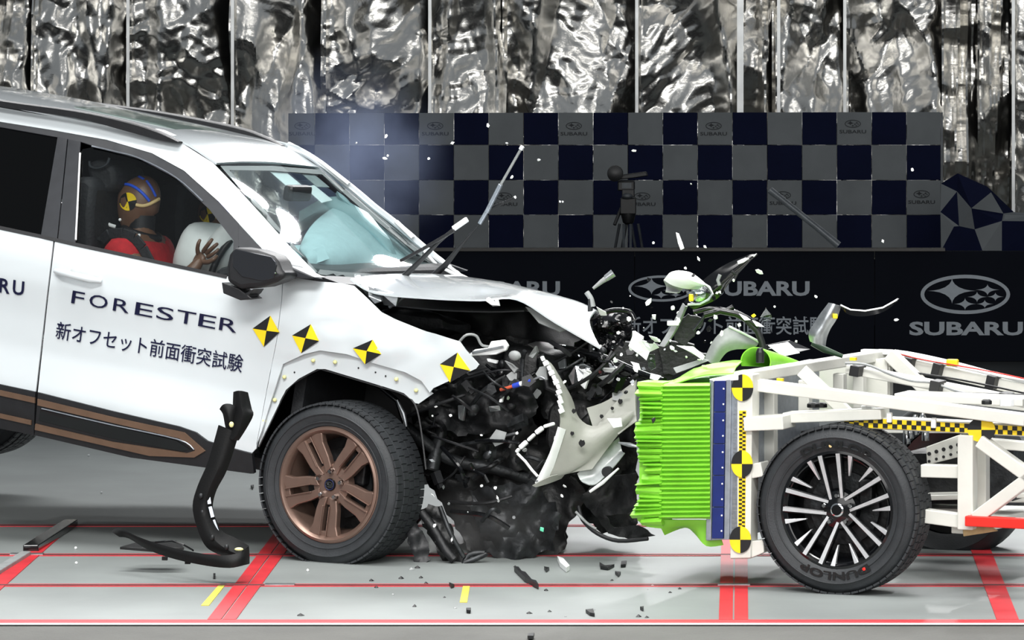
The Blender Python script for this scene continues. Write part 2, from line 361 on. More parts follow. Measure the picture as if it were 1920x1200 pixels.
for i in range(len(edges)-1):
    YW = 34.75+(.05 if i % 2 else 0); x0, x1 = ((e-CX)/F*YW for e in (edges[i], edges[i+1]))
    z0, z1 = 0.35, 3.1; nx = max(12, int((x1-x0)/.0115)); nz = 235
    gx, gz = np.meshgrid(np.linspace(x0-.01, x1+.02, nx), np.linspace(z0, z1, nz))
    h = foil_height(gx, gz, 72+i*7); tt = (gx-x0)/(x1-x0); r_ = np.random.default_rng(i+1)
    for k in range(2):
        c_ = r_.uniform(.1, .9)+.12*np.sin(gz*r_.uniform(.8, 2.5)+r_.uniform(0, 6)); h += r_.uniform(.05, .11)*np.exp(-((tt-c_)/r_.uniform(.06, .12))**2)
    h -= .10*np.clip((tt-.86)/.14, 0, 1)**2; h += .02*np.clip(1-np.abs(tt-.03)/.03, 0, 1)
    vs = np.stack([gx, YW-h*1.0, gz], -1).reshape(-1, 3); m_ = MB()
    m_.add(vs.tolist(), [(a*nx+b, a*nx+b+1, (a+1)*nx+b+1, (a+1)*nx+b) for a in range(nz-1) for b in range(nx-1)])
    m_.build('foil_sheet', 'foil', wall_back, smooth=28, fix=False)
for e in (240, 436, 806, 1194, 1388, 1584, 1460, 1900):
    x = (e-CX)/F*34.5; m_ = MB(); m_.box((x, 34.5, 1.7), (.022 if e != 1388 else .045, .012, 2.8)); m_.build('batten', mat('foil_tape', 'c4c6c6', .35, .8, vary=.1, scale=8), wall_back)
# checkered backdrop of square panels
M['sq_grey'] = mat('pale_board', '6a6e70', .9, spec=.15, vary=.06, scale=5, bump=.08, bscale=200)
M['sq_navy'] = mat('navy_board', '0a102a', .9, spec=.15, vary=.08, scale=5, bump=.08, bscale=200)
M['logo_dark'] = mat('dark_logo_print', '1a1d22', .7, vary=.05)
YC2 = 33.0; bfr = Frame(P(1153, 468, YC2)); bd = thing('checkered_backdrop', bfr, 'wide navy and grey checkered backdrop standing before the foil wall', 'backdrop')
def B(px, py, dy=0): return bfr.at(px, py, dy)
def flat(mb, verts2, faces, fn): mb.add([fn(x, y) for x, y in verts2], faces)
xs = [473+65.15*i+ (0) for i in range(21)]; xs[-1] = min(xs[-1], 1764); ys = [212, 272, 338, 403, 466]
xs = [525, 590+0, 655]+[655+65.3*i for i in range(1, 17)]+[1764]
SUBT = text2d('SUBARU', .012)
for j in range(4):
    for i in range(len(xs)-1):
        x0, x1, y0, y1 = max(xs[i], 540), xs[i+1], ys[j]-(i*.12 if j == 0 else 0), ys[j+1]
        m_ = MB(); m_.prism([B(x0+.5, y0+.5), B(x1-.5, y0+.5), B(x1-.5, y1-.5), B(x0+.5, y1-.5)], (0, .02, 0)); grey = (i+j) % 2 == 0
        pn = m_.build('panel', 'sq_grey' if grey else 'sq_navy', bd, bevel=.002)
for cx, cy, in ((567, 236), (816, 236), (1076, 236), (1338, 236), (1599, 232), (945, 368), (1204, 368), (1468, 366), (1728, 364)):
    m_ = MB(); flat(m_, *EMB, lambda x, y: B(cx+x*15, cy-y*16.5, -.003)); m_.build('emblem', 'logo_dark', bd, fix=False)
    m_ = MB(); flat(m_, SUBT[0], SUBT[1], lambda x, y: B(cx-25+x*50, cy+18-y*6.5, -.003)); m_.build('lettering', 'logo_dark', bd, fix=False)
m_ = MB(); m_.prism([B(1764, 211), B(1768, 211), B(1768, 467), B(1764, 467)], (0, .04, 0)); m_.build('edge_post', 'camera_grey', bd)
for px in (560, 900, 1230, 1500, 1750):
    m_ = MB(); p = B(px, 300, .05); m_.box((p[0], .06, (-(bfr.O.z)+.55)/2), (.04, .04, bfr.O.z+.55)); m_.build('support_post', 'camera_grey', bd)
# long dark barrier board with lettering
YB2 = 30.4; bz = F*H/YB2
brf = Frame((P(1300, 600, YB2)[0], YB2, 0)); br = thing('barrier_board', brf, 'long black barrier board with grey lettering and emblems', 'barrier')
def K(px, py, dy=0): return brf.at(px, py, dy)
M['board'] = mat('black_board', '0e1119', .9, spec=.12, vary=.08, scale=2)
for x0, x1 in ((-470, -30), (-30, 430), (430, 742), (742, 1190), (1190, 1640), (1640, 2090), (2090, 2540)):
    m_ = MB(); m_.prism([K(x0+.6, 471), K(x1-.6, 471), K(x1-.6, 677.5), K(x0+.6, 677.5)], (0, .05, 0)); m_.build('board_panel', 'board', br, bevel=.003)
m_ = MB(); m_.prism([K(430, 466, -.02), K(1772, 466, -.02), K(1772, 471, -.02), K(430, 471, -.02)], (0, .09, 0)); m_.build('top_rail', mat('dark_rail', '2c2824', .4, vary=.1), br)
JP = text2d('新オフセット前面衝突試験', .012); SB = text2d('SUBARU', .035)
for dx in (0, -468):
    m_ = MB(); flat(m_, *EMB, lambda x, y: K(1240+dx+x*62, 541-y*56, -.002)); m_.build('emblem', 'logo', br, fix=False)
    m_ = MB(); flat(m_, SB[0], SB[1], lambda x, y: K(1334+dx+x*184, 555-y*28, -.002)); m_.build('lettering', 'logo', br, fix=False)
m_ = MB(); flat(m_, JP[0], JP[1], lambda x, y: K(1172+x*376, 628-y*35, -.002)); m_.build('lettering', 'logo', br, fix=False)
m_ = MB(); flat(m_, *EMB, lambda x, y: K(1810+x*84, 552-y*84, -.002)); m_.build('emblem', 'logo', br, fix=False)
m_ = MB(); flat(m_, SB[0], SB[1], lambda x, y: K(1705+x*213, 629-y*26, -.002)); m_.build('lettering', 'logo', br, fix=False)
# raised stage floor strip behind the board, where the tripod stands
m_ = MB(); m_.box((0, 32.0, .1), (26, 2.6, .2)); tag(m_.build('trim_2', 'board'), kind='structure')
m_ = MB(); m_.box((0, 29.3, .002), (30, 2.15, .004)); m_.build('dark_floor_strip', mat('dark_floor', '2c2e2e', .5, vary=.1), floor)
# draped checkered cloth, right
dfr = Frame(P(1840, 468, 32.0)); cols = []
def D(px, py, dy): return dfr.at(px, py, dy)
pts = {'a': (1766, 345), 'b': (1797, 326), 'c': (1850, 352), 'd': (1900, 400), 'e': (1960, 405), 'f': (1766, 398), 'g': (1796, 360), 'h': (1822, 391), 'i': (1857, 362), 'j': (1880, 402), 'k': (1818, 395),
       'l': (1800, 424), 'm': (1828, 430), 'n': (1878, 415), 'o': (1960, 417), 'p': (1766, 470), 'q': (1795, 470), 'r': (1842, 470), 's': (1878, 470), 't': (1960, 470), 'u': (1790, 425)}
dep = dict(a=.2, b=.12, c=.05, d=.12, e=.1, f=.1, g=.1, h=-.06, i=0, j=.02, k=-.05, l=.02, m=-.04, n=-.02, o=-.02, p=.05, q=.0, r=-.06, s=-.02, t=.0, u=.03)
tri_ = [('abg', 1), ('agf', 0), ('gbih', 1), ('bci', 1), ('gh l'.replace(' ', ''), 0), ('flg', 1), ('hij', 0), ('icdj', 1), ('hjn m'.replace(' ', ''), 1), ('hml', 0), ('jden', 0), ('eon', 0), ('lmq', 1), ('flup', 0), ('ulqp', 1), ('mnsr', 0), ('mrq', 1), ('notS'.lower(), 1)]
m_ = MB(); key = list(pts); vv = [D(*pts[k], dep[k]) for k in key]
m_.add(vv, [tuple(key.index(c) for c in t) for t, _ in tri_]); m_.m = [c for _, c in tri_]
dc = m_.build('draped_cloth', ['sq_grey', 'sq_navy'], None, fix=False, solid=.01); dc.matrix_world = dfr.mat
tag(dc, 'checkered navy and grey cloth draped over a heap right of the backdrop', 'cloth')
# video camera and tripod behind the barrier board
YT = 31.9; tfr = Frame((P(1178, 500, YT)[0], YT, .2)); tp = thing('tripod', tfr, 'black tripod behind the barrier board carrying the video camera', 'tripod')
def T3(px, py, dy=0): return tfr.at(px, py, dy)

for (x0, x1, dy) in ((1168, 1140, .1), (1190, 1216, .1), (1176, 1176, -.35)):
    f_ = T3(x1, 575 if dy > 0 else 588, dy); f_[2] = 0.0
    lg = MB()
    for s in (-.022, .022): lg.tube([T3(x0, 420)+Vector((s, dy*.1, 0)), f_+Vector((s, 0, .02))], .009, 6)
    lg.box(f_+Vector((0, 0, .01)), (.06, .04, .02)); lg.build('leg', 'camera_grey', tp)
m_ = MB(); m_.lathe([(.02, -.07), (.035, -.06), (.05, 0), (.045, .06), (.035, .1)], 16, T3(1178, 400), 2); m_.build('bowl', 'camera_black', tp, smooth=40)
m_ = MB(); m_.box(T3(1178, 386), (.1, .1, .1)); m_.box(T3(1178, 362), (.08, .09, .05)); m_.tube([T3(1165, 390), T3(1152, 422, -.05)], .012, 8); m_.build('pan_head', 'camera_black', tp, bevel=.01)
m_ = MB(); m_.ball(T3(1176, 368, -.06), (.035, .015, .02)); m_.build('level_bubble', 'camera_grey', tp, smooth=60)
vfr = Frame(tfr.l2w(T3(1178, 358))); vc = thing('video_camera', vfr, 'black video camera on the tripod behind the barrier board', 'camera')
def V3(px, py, dy=0): return vfr.at(px, py, dy)
m_ = MB(); m_.prism([V3(1158, 340), V3(1190, 340), V3(1190, 358), V3(1158, 358)], (0, .1, 0)); m_.build('body', 'camera_black', vc, bevel=.008)
m_ = MB(); m_.prism([V3(1160, 329), V3(1212, 322), V3(1215, 330), V3(1190, 334), V3(1160, 337)], (0, .07, 0)); m_.build('top_handle', 'camera_black', vc, bevel=.006)
m_ = MB(); m_.lathe([(.02, -.01), (.05, 0), (.052, .07), (.04, .09)], 20, V3(1153, 326, -.04), 1); m_.build('eyepiece', 'camera_black', vc, smooth=40)
m_ = MB(); m_.prism([V3(1166, 343, -.005), V3(1184, 343, -.005), V3(1184, 353, -.005), V3(1166, 353, -.005)], (0, .006, 0)); m_.build('display', 'camera_grey', vc)
m_ = MB(); m_.tube([V3(1178, 358, .05), V3(1178, 364, .05)], .03, 12); m_.build('mount_plate', 'camera_grey', vc)
# ---------------------------------------------------------------- crash trolley
tf = yaw_frame(P(1567, 957, 19.75), 19, 0, 1.2)
tr = thing('crash_trolley', tf, 'cream steel crash test trolley with a green honeycomb block on its front', 'trolley')
def T(px, py, v=.1): return tf.at(px, py, v)
PXM = F/19.75                                    # px per metre near the trolley
def tbar(name, p, q, v, hpx, d=.06, v2=None, mt='cream', bev=.004, up=(0, 0, 1), parent=None, wid=None):
    m = MB(); a, b = T(*p, v), T(*q, v if v2 is None else v2); h = hpx/PXM
    m.bar(a, b, d if wid is None else wid, h, up); return m.build(name, mt, parent or tr, bevel=bev)
def tplate(name, poly, v, d, mt='cream', parent=None, bev=.003):
    m = MB(); pts = [T(*p, v) for p in poly]; m.prism(pts, (0, d, 0)); return m.build(name, mt, parent or tr, bevel=bev)
# --- wheels
def tyre_profile(R, r, wd):
    h = wd/2
    return [(r, -h*.80), (r+.012, -h*.92), (r+.05, -h*1.0), ((R+r)/2+.01, -h*1.04), (R-.045, -h*.98), (R-.022, -h*.90), (R-.008, -h*.78), (R-.001, -h*.5), (R, 0),
            (R-.001, h*.5), (R-.008, h*.78), (R-.022, h*.90), (R-.045, h*.98), ((R+r)/2, h*1.03), (r+.03, h*.98), (r, h*.8)]
def tread_blocks(m, R, wd, n=64):
    for k in range(n):
        t = 2*math.pi*k/n
        for j, (y0, y1, sk) in enumerate(((-.47, -.30, 0), (-.26, -.10, .4), (-.07, .07, .2), (.10, .26, .4), (.30, .47, 0))):
            a0, a1 = t+sk*2*math.pi/n, t+(sk+.88)*2*math.pi/n; vs = []
            for r_ in (R-.012, R-(.004 if max(abs(y0), abs(y1)) > .4 else 0)):
                for a, y in ((a0, y0), (a1, y0), (a1, y1), (a0, y1)): vs.append((r_*math.cos(a), y*wd, r_*math.sin(a)))
            m.add(vs, [(4, 5, 6, 7), (0, 4, 7, 3), (1, 2, 6, 5), (0, 1, 5, 4), (2, 3, 7, 6)])
def xform(o, loc, R):                            # move a part within its thing's frame
    o.matrix_local = Matrix.Translation(loc) @ R.to_4x4(); return o
def arc_text(m, s, r, a0, a1, hgt, y):
    v, f, _ = text2d(s, .03); vs = []
    for x, z in v:
        a = a0+(a1-a0)*x; rr = r+hgt*z if a0 > a1 else r-hgt*z; vs.append((rr*math.cos(a), y, rr*math.sin(a)))
    m.add(vs, f)
def make_tyre(parent, R, r, wd, text=None, rot=0):
    m = MB(); m.lathe(tyre_profile(R-.004, r, wd), 72, (0, 0, 0), 1, 1, False); ty = m.build('tyre', 'rubber', parent, smooth=35)
    m = MB(); tread_blocks(m, R, wd); m.build('tread', 'rubber', ty); ty.children[0]['kind'] = 'stuff'
    for rr, e in ((r+.028, .0025), (R-.05, .003)):
        m = MB(); m.tube([(rr*math.cos(t*math.pi/36), -wd*.505-(.004 if rr > r+.03 else -.001), rr*math.sin(t*math.pi/36)) for t in range(73)], e, 5); m.build('sidewall_ridge', 'rubber', ty, smooth=60)
    if text:
        for c in (90, -90):
            a = math.radians(c+rot); dl = math.radians(33); m = MB()
            arc_text(m, text, R-.096, a+dl, a-dl, .032, -wd*.528)
            m.build('raised_lettering', 'rubber2', ty, fix=False, solid=.002)
    return ty
tw = bpy.data.objects.new('wheel', None); link(tw, tr)
Rt, rt, wt = .340, .227, .215
make_tyre(tw, Rt, rt, wt, 'DUNLOP')
yf = -wt/2
def rim_parts(w_, r, wd, barrel='black_gloss', lip='black_gloss'):
    m = MB(); h = wd/2; m.lathe([(r+.004, -h*.86), (r+.004, -h*.80), (r-.012, -h*.72), (r-.03, -h*.2), (r-.04, h*.6), (r+.002, h*.84)], 64, (0, 0, 0), 1, 1, False); b_ = m.build('rim', barrel, w_, smooth=40, solid=.006)
    m = MB(); m.lathe([(r-.012, -h*.78), (r-.002, -h*.90), (r+.008, -h*.88), (r+.008, -h*.75)], 64, (0, 0, 0), 1, 1, False); m.build('rim_lip', lip, w_, smooth=30)
    m = MB(); m.lathe([(.02, -.0), (.145, 0), (.145, .02), (.02, .02)], 40, (0, .01, 0)); d_ = m.build('brake_disc', 'wreck2', w_, smooth=30)
    m = MB(); m.lathe([(.02, .0), (r-.035, 0), (r-.035, .012), (.02, .012)], 40, (0, .045, 0)); m.build('dark_backing', 'dark', w_, smooth=30)  # dark disc added so the open wheel interior looks shaded
    m = MB(); m.box((.12*math.cos(.6), .0, .12*math.sin(.6)), (.06, .07, .11)); m.build('brake_caliper', 'dark', w_, bevel=.01)
rim_parts(tw, rt, wt)
def spoke(m, a, b, w0, w1, y0, y1, d=.03):       # flat polished spoke from polar a to polar b (angle, radius)
    A = Vector((a[1]*math.cos(a[0]), y0, a[1]*math.sin(a[0]))); B_ = Vector((b[1]*math.cos(b[0]), y1, b[1]*math.sin(b[0])))
    n = (B_-A).cross(Vector((0, 1, 0))).normalized(); q = [A-n*w0/2, A+n*w0/2, B_+n*w1/2, B_-n*w1/2]
    m.prism(q, (0, d, 0))
for k in range(5):
    c = math.radians(63+72*k)
    for s in (-1, 1):
        m = MB(); spoke(m, (c+s*math.radians(9), .052), (c+s*math.radians(26), rt-.004), .020, .026, yf+.030, yf+.014, .035); sp_ = m.build('spoke', 'black_gloss', tw, bevel=.003)
        m = MB(); spoke(m, (c+s*math.radians(8), .050), (c+s*math.radians(26.3), rt-.002), .011, .017, yf+.026, yf+.010, .006); m.build('polished_face', 'alloy', sp_)
        m = MB(); spoke(m, (c+s*math.radians(9.5), rt*.62), (c+s*math.radians(13), rt-.003), .004, .020, yf+.036, yf+.012, .02); m.build('spoke_tip', 'alloy', tw, bevel=.002)
    m = MB(); spoke(m, (c+math.radians(25), rt-.006), (c-math.radians(25), rt-.006), .009, .009, yf+.012, yf+.012, .006)
m = MB(); m.lathe([(.0, .0), (.03, .0), (.075, .012), (.085, .04), (.0, .04)], 40, (0, yf+.022, 0)); m.build('hub', 'black_gloss', tw, smooth=40)
m = MB(); m.lathe([(.0, -.004), (.02, -.004), (.027, 0), (.03, .012)], 32, (0, yf+.016, 0)); hc = m.build('hub_cap', 'chrome', tw, smooth=30)
m = MB(); m.lathe([(.0, -.002), (.021, -.002), (.021, .002)], 24, (0, yf+.012, 0)); m.build('cap_face', 'black_gloss', hc)
for k in range(5):
    a = math.radians(20+72*k); m = MB(); m.lathe([(.0, -.02), (.008, -.02), (.010, -.014), (.011, .01)], 6, (.057*math.cos(a), yf+.03, .057*math.sin(a))); m.build('lug_nut', 'chrome', tw)
for (a, c) in ((95, 'creampaint'), (-62, 'red')):
    m = MB(); m.lathe([(.0, -.001), (.007, 0)], 12, ((rt+.03)*math.cos(math.radians(a)), -wt*.525, (rt+.03)*math.sin(math.radians(a)))); m.build('paint_dot', c, tw)
tw.location = (0, wt/2, 0)
fw = bpy.data.objects.new('wheel', None); link(fw, tr); fw.location = (0, 1.62, -.01)
m = MB(); m.lathe(tyre_profile(Rt, rt, wt), 56, (0, 0, 0), 1, 1, False); m.build('tyre', 'rubber', fw, smooth=35)
m = MB(); m.lathe([(.0, -.02), (rt, -.05), (rt+.004, .08)], 40); m.build('rim', 'black_gloss', fw, smooth=30)
m = MB(); m.tube([(0, .12, 0), (0, 1.55, 0)], .035, 12); m.build('axle', 'dark', tr, smooth=40)
# --- honeycomb block: solid core with raised folds
V0, V1 = -.02, .98
def hb(px, py, v=V0): return T(px, py, v)
core = MB(); core.prism([hb(1243, 722), hb(1331, 720), hb(1331, 973), hb(1240, 970)], (0, V1-V0, 0)); hc_ = core.build('honeycomb_block', 'green', tr)
ny = 29
for k in range(ny):
    y0 = 719+(973-719)*k/ny; y1 = 719+(973-719)*(k+1)/ny; j = random.uniform(-1, 1)
    ps = [hb(1240-k*.15+j, y0+.6, V0), hb(1331, y0-.4, V0), hb(1331, (y0+y1)/2, V0-.018), hb(1240-k*.15+j, (y0+y1)/2+1, V0-.018), hb(1331, y1-.8, V0), hb(1240-k*.15, y1-.2, V0)]
    m = MB(); pv = ps+[p+Vector((0, .05, 0)) for p in (ps[0], ps[1], ps[4], ps[5])]
    m.add(pv, [(0, 1, 2, 3), (3, 2, 4, 5), (5, 4, 8, 9), (0, 6, 7, 1), (0, 3, 5), (1, 4, 2), (0, 5, 9, 6), (1, 7, 8, 4)]); m.build('rib', 'green', hc_)
# crushed leading folds, uneven
fr_ = bpy.data.objects.new('crushed_face', None)
y = 716; k = 0; cf = MB(); cf.prism([hb(1200, 724, V0+.02), hb(1246, 724, V0+.02), hb(1243, 975, V0+.02), hb(1198, 975, V0+.02)], (0, .93, 0)); cfo = cf.build('crushed_face', 'green', tr)
wob = lambda t: 1199+7*math.sin(t*2.1)+5*math.sin(t*5.3+1)+random.uniform(-3, 3)
while y < 978:
    dy = random.choice((5, 6, 8, 11, 16)) if 760 < y < 940 else random.choice((6, 9, 14)); t = (y-716)/262*6; a = wob(t)-(8 if y < 735 else 0)
    tilt = random.uniform(-3, 3); bulge = random.uniform(.012, .045); m = MB()
    q = [hb(a, y, V0+.01), hb(1244-k*.1, y-tilt, V0-.004), hb(1244-k*.1, y+dy-tilt, V0-.004), hb(a+random.uniform(-2, 4), y+dy, V0+.01)]
    mid0 = (q[0]+q[3])/2+Vector((0, -bulge, 0)); mid1 = (q[1]+q[2])/2+Vector((0, -bulge*.6, 0))
    pv = [q[0], q[1], mid1, mid0, q[2], q[3]]+[p+Vector((0, .12, 0)) for p in (q[0], q[1], q[2], q[3])]
    m.add(pv, [(0, 1, 2, 3), (3, 2, 4, 5), (0, 6, 7, 1), (5, 4, 8, 9), (0, 3, 5), (1, 4, 2), (0, 5, 9, 6), (1, 7, 8, 4)]); m.build('fold', 'green', cfo); y += dy; k += 1
# green cover sheets torn open above and below
def cover(rows, name, crumple=.012, mt='green'):
    return patch([[T(*p) for p in r] for r in rows], name, mt, tr, 4, 4, .004, 50, crumple=crumple, cs=6)
cover([[(1236, 720, .0), (1268, 716, .0), (1320, 702, .02), (1378, 696, .04)], [(1256, 716, .2), (1300, 694, .25), (1345, 684, .3), (1384, 684, .25)], [(1300, 690, .5), (1330, 684, .55), (1370, 678, .6), (1396, 672, .5)]], 'cover_sheet')
m = MB()                                          # the rolled end of the sheet
rows = []
for i in range(13):
    a = math.radians(200-i*24); c0 = T(1417, 678, .42); c1 = T(1500, 686, 1.0); r0, r1 = .062, .02
    rows.append([tuple(c0+Vector((r0*math.cos(a), 0, r0*math.sin(a)*.9))), tuple((c0+c1)/2+Vector((.05*math.cos(a), 0, .036*math.sin(a)))), tuple(c1+Vector((r1*math.cos(a), 0, r1*.6*math.sin(a))))])
patch(rows, 'cover_roll', 'green', tr, 4, 2, .004, 60)
cover([[(1236, 972, .0), (1270, 975, .0), (1305, 974, .0), (1335, 974, .0), (1350, 976, .02)], [(1240, 988, .02), (1272, 986, .03), (1300, 985, .02), (1330, 1000, .03), (1352, 1006, .04)], [(1246, 1002, .05), (1285, 988, .07), (1304, 1000, .05), (1325, 1024, .03), (1356, 1022, .05)]], 'cover_sheet', .004)
cover([[(1194, 960, .0), (1210, 972, -.01), (1226, 976, -.01), (1243, 980, .0)], [(1196, 975, .01), (1210, 985, .0), (1226, 988, .0), (1243, 990, .01)]], 'cover_sheet', .004)
# --- mounting plate, aluminium strips, blue side panels
m = MB(); m.prism([T(1331, 712, .0), T(1384, 703, .0), T(1384, 1010, .0), T(1324, 1014, .0)], (0, 1.05, 0)); m.build('mounting_plate', 'alu', tr, bevel=.003)
tplate('top_cap', [(1329, 711), (1372, 702), (1384, 702), (1384, 713), (1336, 716)], -.012, 1.0, 'white')
tplate('edge_strip', [(1330, 712), (1338, 712), (1333, 1013), (1323, 1013)], -.012, .02, 'alu')
tplate('edge_strip', [(1361, 711), (1371, 711), (1367, 1012), (1357, 1012)], -.012, .02, 'alu')
for k in range(5):
    y0, y1 = 714+59.4*k, 714+59.4*(k+1)-1.2
    f_ = lambda y: -4.5*(y-714)/297
    o = tplate('blue_panel', [(1339+f_(y0), y0), (1360+f_(y0), y0), (1360+f_(y1), y1), (1339+f_(y1), y1)], -.016, .03, 'blue', bev=.002)
    for yy in (y0+15, y0+44):
        m = MB(); p = T(1357+f_(yy), yy, -.018); m.ball(p, (.004, .003, .004), 8, 5); m.build('rivet', 'white', o)
# --- front frame
tplate('front_post', [(1376, 697), (1411, 703), (1407, 1046), (1369, 1047)], .0, .09)
tplate('post_foot', [(1369, 1020), (1432, 1012), (1432, 1036), (1404, 1048), (1369, 1048)], .02, .07)
tape = MB(); rows_ = 24
tplate('marker_tape', [(1386, 770), (1399, 770), (1397, 1000), (1384, 1000)], -.002, .004, 'yellow', bev=0)
for k in range(60):
    y0 = 772+228*k/60; x = (1386.5 if k % 2 else 1392.5)-1.5*(k/60)
    if k % 4 < 4: m = MB(); m.prism([T(x, y0, -.0035), T(x+5.5, y0, -.0035), T(x+5.5, y0+3.6, -.0035), T(x, y0+3.6, -.0035)], (0, .002, 0)); tape.v, tape.f, tape.m = tape.v, tape.f, tape.m; tape.add(m.v, m.f)
tape.build('marker_check', 'blk', tr)
def roundel(cx, cy, rx, ry, v, parent=None, name='target_marker', ph=0):
    m = MB(); n = 32
    for q in range(4):
        m.mi(q % 2); pts = [T(cx, cy, v)]+[T(cx+rx*math.cos(math.pi/2*q+math.pi/2*i/8+ph), cy+ry*math.sin(math.pi/2*q+math.pi/2*i/8+ph), v) for i in range(9)]
        m.prism(pts, (0, .004, 0))
    return m.build(name, ['blk', 'yellow'], parent or tr)
for cx, cy in ((1392, 727), (1391, 870), (1388, 1012)): roundel(cx, cy, 20, 25, -.008)
# members behind the post
tbar('cross_beam', (1398, 706), (1662, 664), .06, 20, .07, 1.5)
tbar('cross_beam', (1400, 1030), (1600, 990), .08, 20, .06, 1.4)
tplate('back_panel', [(1494, 695), (1664, 670), (1664, 762), (1588, 768), (1494, 772)], 1.30, .02)
for x, y0, y1, v in ((1445, 735, 990, .35), (1510, 712, 790, .5), (1575, 700, 770, .95), (1612, 690, 765, 1.2), (1662, 668, 760, 1.45)): tbar('upright', (x, y0), (x, y1), v, 22, .05, up=(1, 0, 0), wid=.05)
tbar('side_rail', (1400, 719), (1925, 787), .10, 22, .07)
tbar('mid_bracket', (1406, 793), (1480, 790), .06, 26, .16)
tbar('mid_rail', (1476, 782), (1660, 775), .14, 20, .12)
tbar('lower_bracket', (1405, 884), (1436, 878), .06, 27, .10)
tbar('brace', (1503, 694), (1596, 782), .25, 24, .06, .3)
tbar('brace', (1668, 664), (1745, 738), 1.3, 26, .06, 1.3)
tbar('rear_rail', (1590, 691), (1935, 757), .75, 18, .07)
tbar('far_rail', (1665, 672), (1935, 733), 1.45, 24, .07)
tbar('floor_rail', (1690, 742), (1930, 752), .55, 15, .2)
tplate('deck_plate', [(1690, 735), (1800, 738), (1930, 752), (1930, 772), (1700, 745)], .9, .02)
for (x, y, v, h_, wd) in ((1608, 693, .70, 24, 17), (1758, 722, .70, 26, 18), (1886, 745, .70, 26, 17)): tbar('tape_band', (x-wd/2, y), (x+wd/2, y+wd*.19), v, h_*.85, .10, mt='blk', bev=.002)
for (x, y, wd) in ((1705, 682, 18), (1760, 693, 14), (1862, 716, 16)): tbar('tape_band', (x-wd/2, y-2), (x+wd/2, y+2), 1.40, 27, .10, mt='blk', bev=.002)
# checker rail with the round marker
tbar('checker_rail', (1583, 789), (1930, 806), .16, 22, .1)
o = tplate('checker_tape', [(1583, 782), (1925, 800), (1925, 817), (1583, 800)], .105, .004, 'yellow', bev=0)
m = MB()
for k in range(38):
    for r_ in range(2):
        if (k+r_) % 2 == 0: continue
        x0 = 1583+9*k; yy = 782.5+18*(x0-1583)/342+8*r_; m.prism([T(x0, yy, .102), T(x0+9, yy+.4, .102), T(x0+9, yy+8.4, .102), T(x0, yy+8, .102)], (0, .002, 0))
m.build('check_print', 'blk', o)
roundel(1840, 806, 26, 23, .095)
for (x, y) in ((1668, 783), (1751, 793)): m = MB(); m.box(T(x, y, .1), (.02, .02, .04)); m.build('clamp', 'white', tr, bevel=.003)
# rear part
tbar('upright', (1814, 815), (1814, 992), .12, 30, .07, up=(1, 0, 0), wid=.07)
tbar('upright', (1842, 830), (1842, 975), .3, 22, .06, up=(1, 0, 0), wid=.06)
tbar('brace', (1838, 826), (1935, 896), .10, 24, .06)
tbar('brace', (1830, 972), (1935, 893), .10, 24, .06)
tbar('cross_tie', (1730, 882), (1803, 884), .14, 24, .06)
tbar('cross_tie', (1732, 966), (1803, 976), .14, 26, .06)
tbar('cross_tie', (1850, 830), (1940, 838), .5, 18, .06)
tbar('bottom_rail', (1805, 990), (1935, 962), .16, 22, .1, .9)
tbar('red_bar', (1812, 976), (1935, 982), .07, 19, .05, mt='red')
tplate('foot_plate', [(1804, 985), (1858, 988), (1870, 996), (1806, 1006)], .14, .02, mat('plywood', 'b39a6e', .6, vary=.15))
tplate('punched_plate', [(1736, 838), (1802, 814), (1802, 856), (1738, 872)], .3, .012)
for k in range(5): m = MB(); p = T(1742+13.5*k, 851-4.2*k, .296); m.lathe([(.0, 0), (.008, 0), (.008, .004)], 10, p); m.lathe([(.0, 0), (.006, 0), (.006, .004)], 10, p+Vector((0, 0, -.03))); m.build('hole', 'blk', tr)
tbar('floor_beam', (1735, 930), (1940, 925), .7, 10, .2)
tbar('floor_beam', (1735, 955), (1940, 960), .9, 14, .2)
tbar('far_side_frame', (1600, 800), (1940, 800), 1.3, 24, .06)
tbar('far_side_frame', (1600, 930), (1940, 930), 1.3, 24, .06)
tplate('shadow_box', [(1455, 815), (1560, 800), (1560, 870), (1455, 900)], .8, .3, 'dark')  # dark block stands in for the shade inside the frame opening
tplate('equipment_box', [(1850, 840), (1900, 845), (1900, 940), (1850, 935)], .55, .25, 'wreck2')
tplate('battery_tray', [(1690, 850), (1800, 850), (1800, 945), (1690, 945)], .75, .4, 'dark')
for (x, y, v, r_, h_) in ((1425, 680, .3, .018, .06), (1628, 757, .16, .018, .035), (1628, 768, .16, .03, .02), (1850, 758, .3, .022, .02), (1888, 761, .3, .03, .04), (1524, 764, .3, .025, .02), (1540, 764, .3, .025, .02)):
    m = MB(); m.lathe([(0, 0), (r_, 0), (r_, h_*.7), (r_*.6, h_), (0, h_)], 8, T(x, y, v), 2); m.build('bolt', 'dark' if r_ < .029 else 'white', tr, bevel=.002)
for (x, y) in ((1706, 822), (1700, 832), (1730, 812), (1716, 815), (1735, 826)): m = MB(); m.lathe([(0, 0), (.016, 0), (.016, .06), (.008, .08)], 10, T(x, y, .5), 2); m.build('fitting', 'chrome', tr, smooth=40)
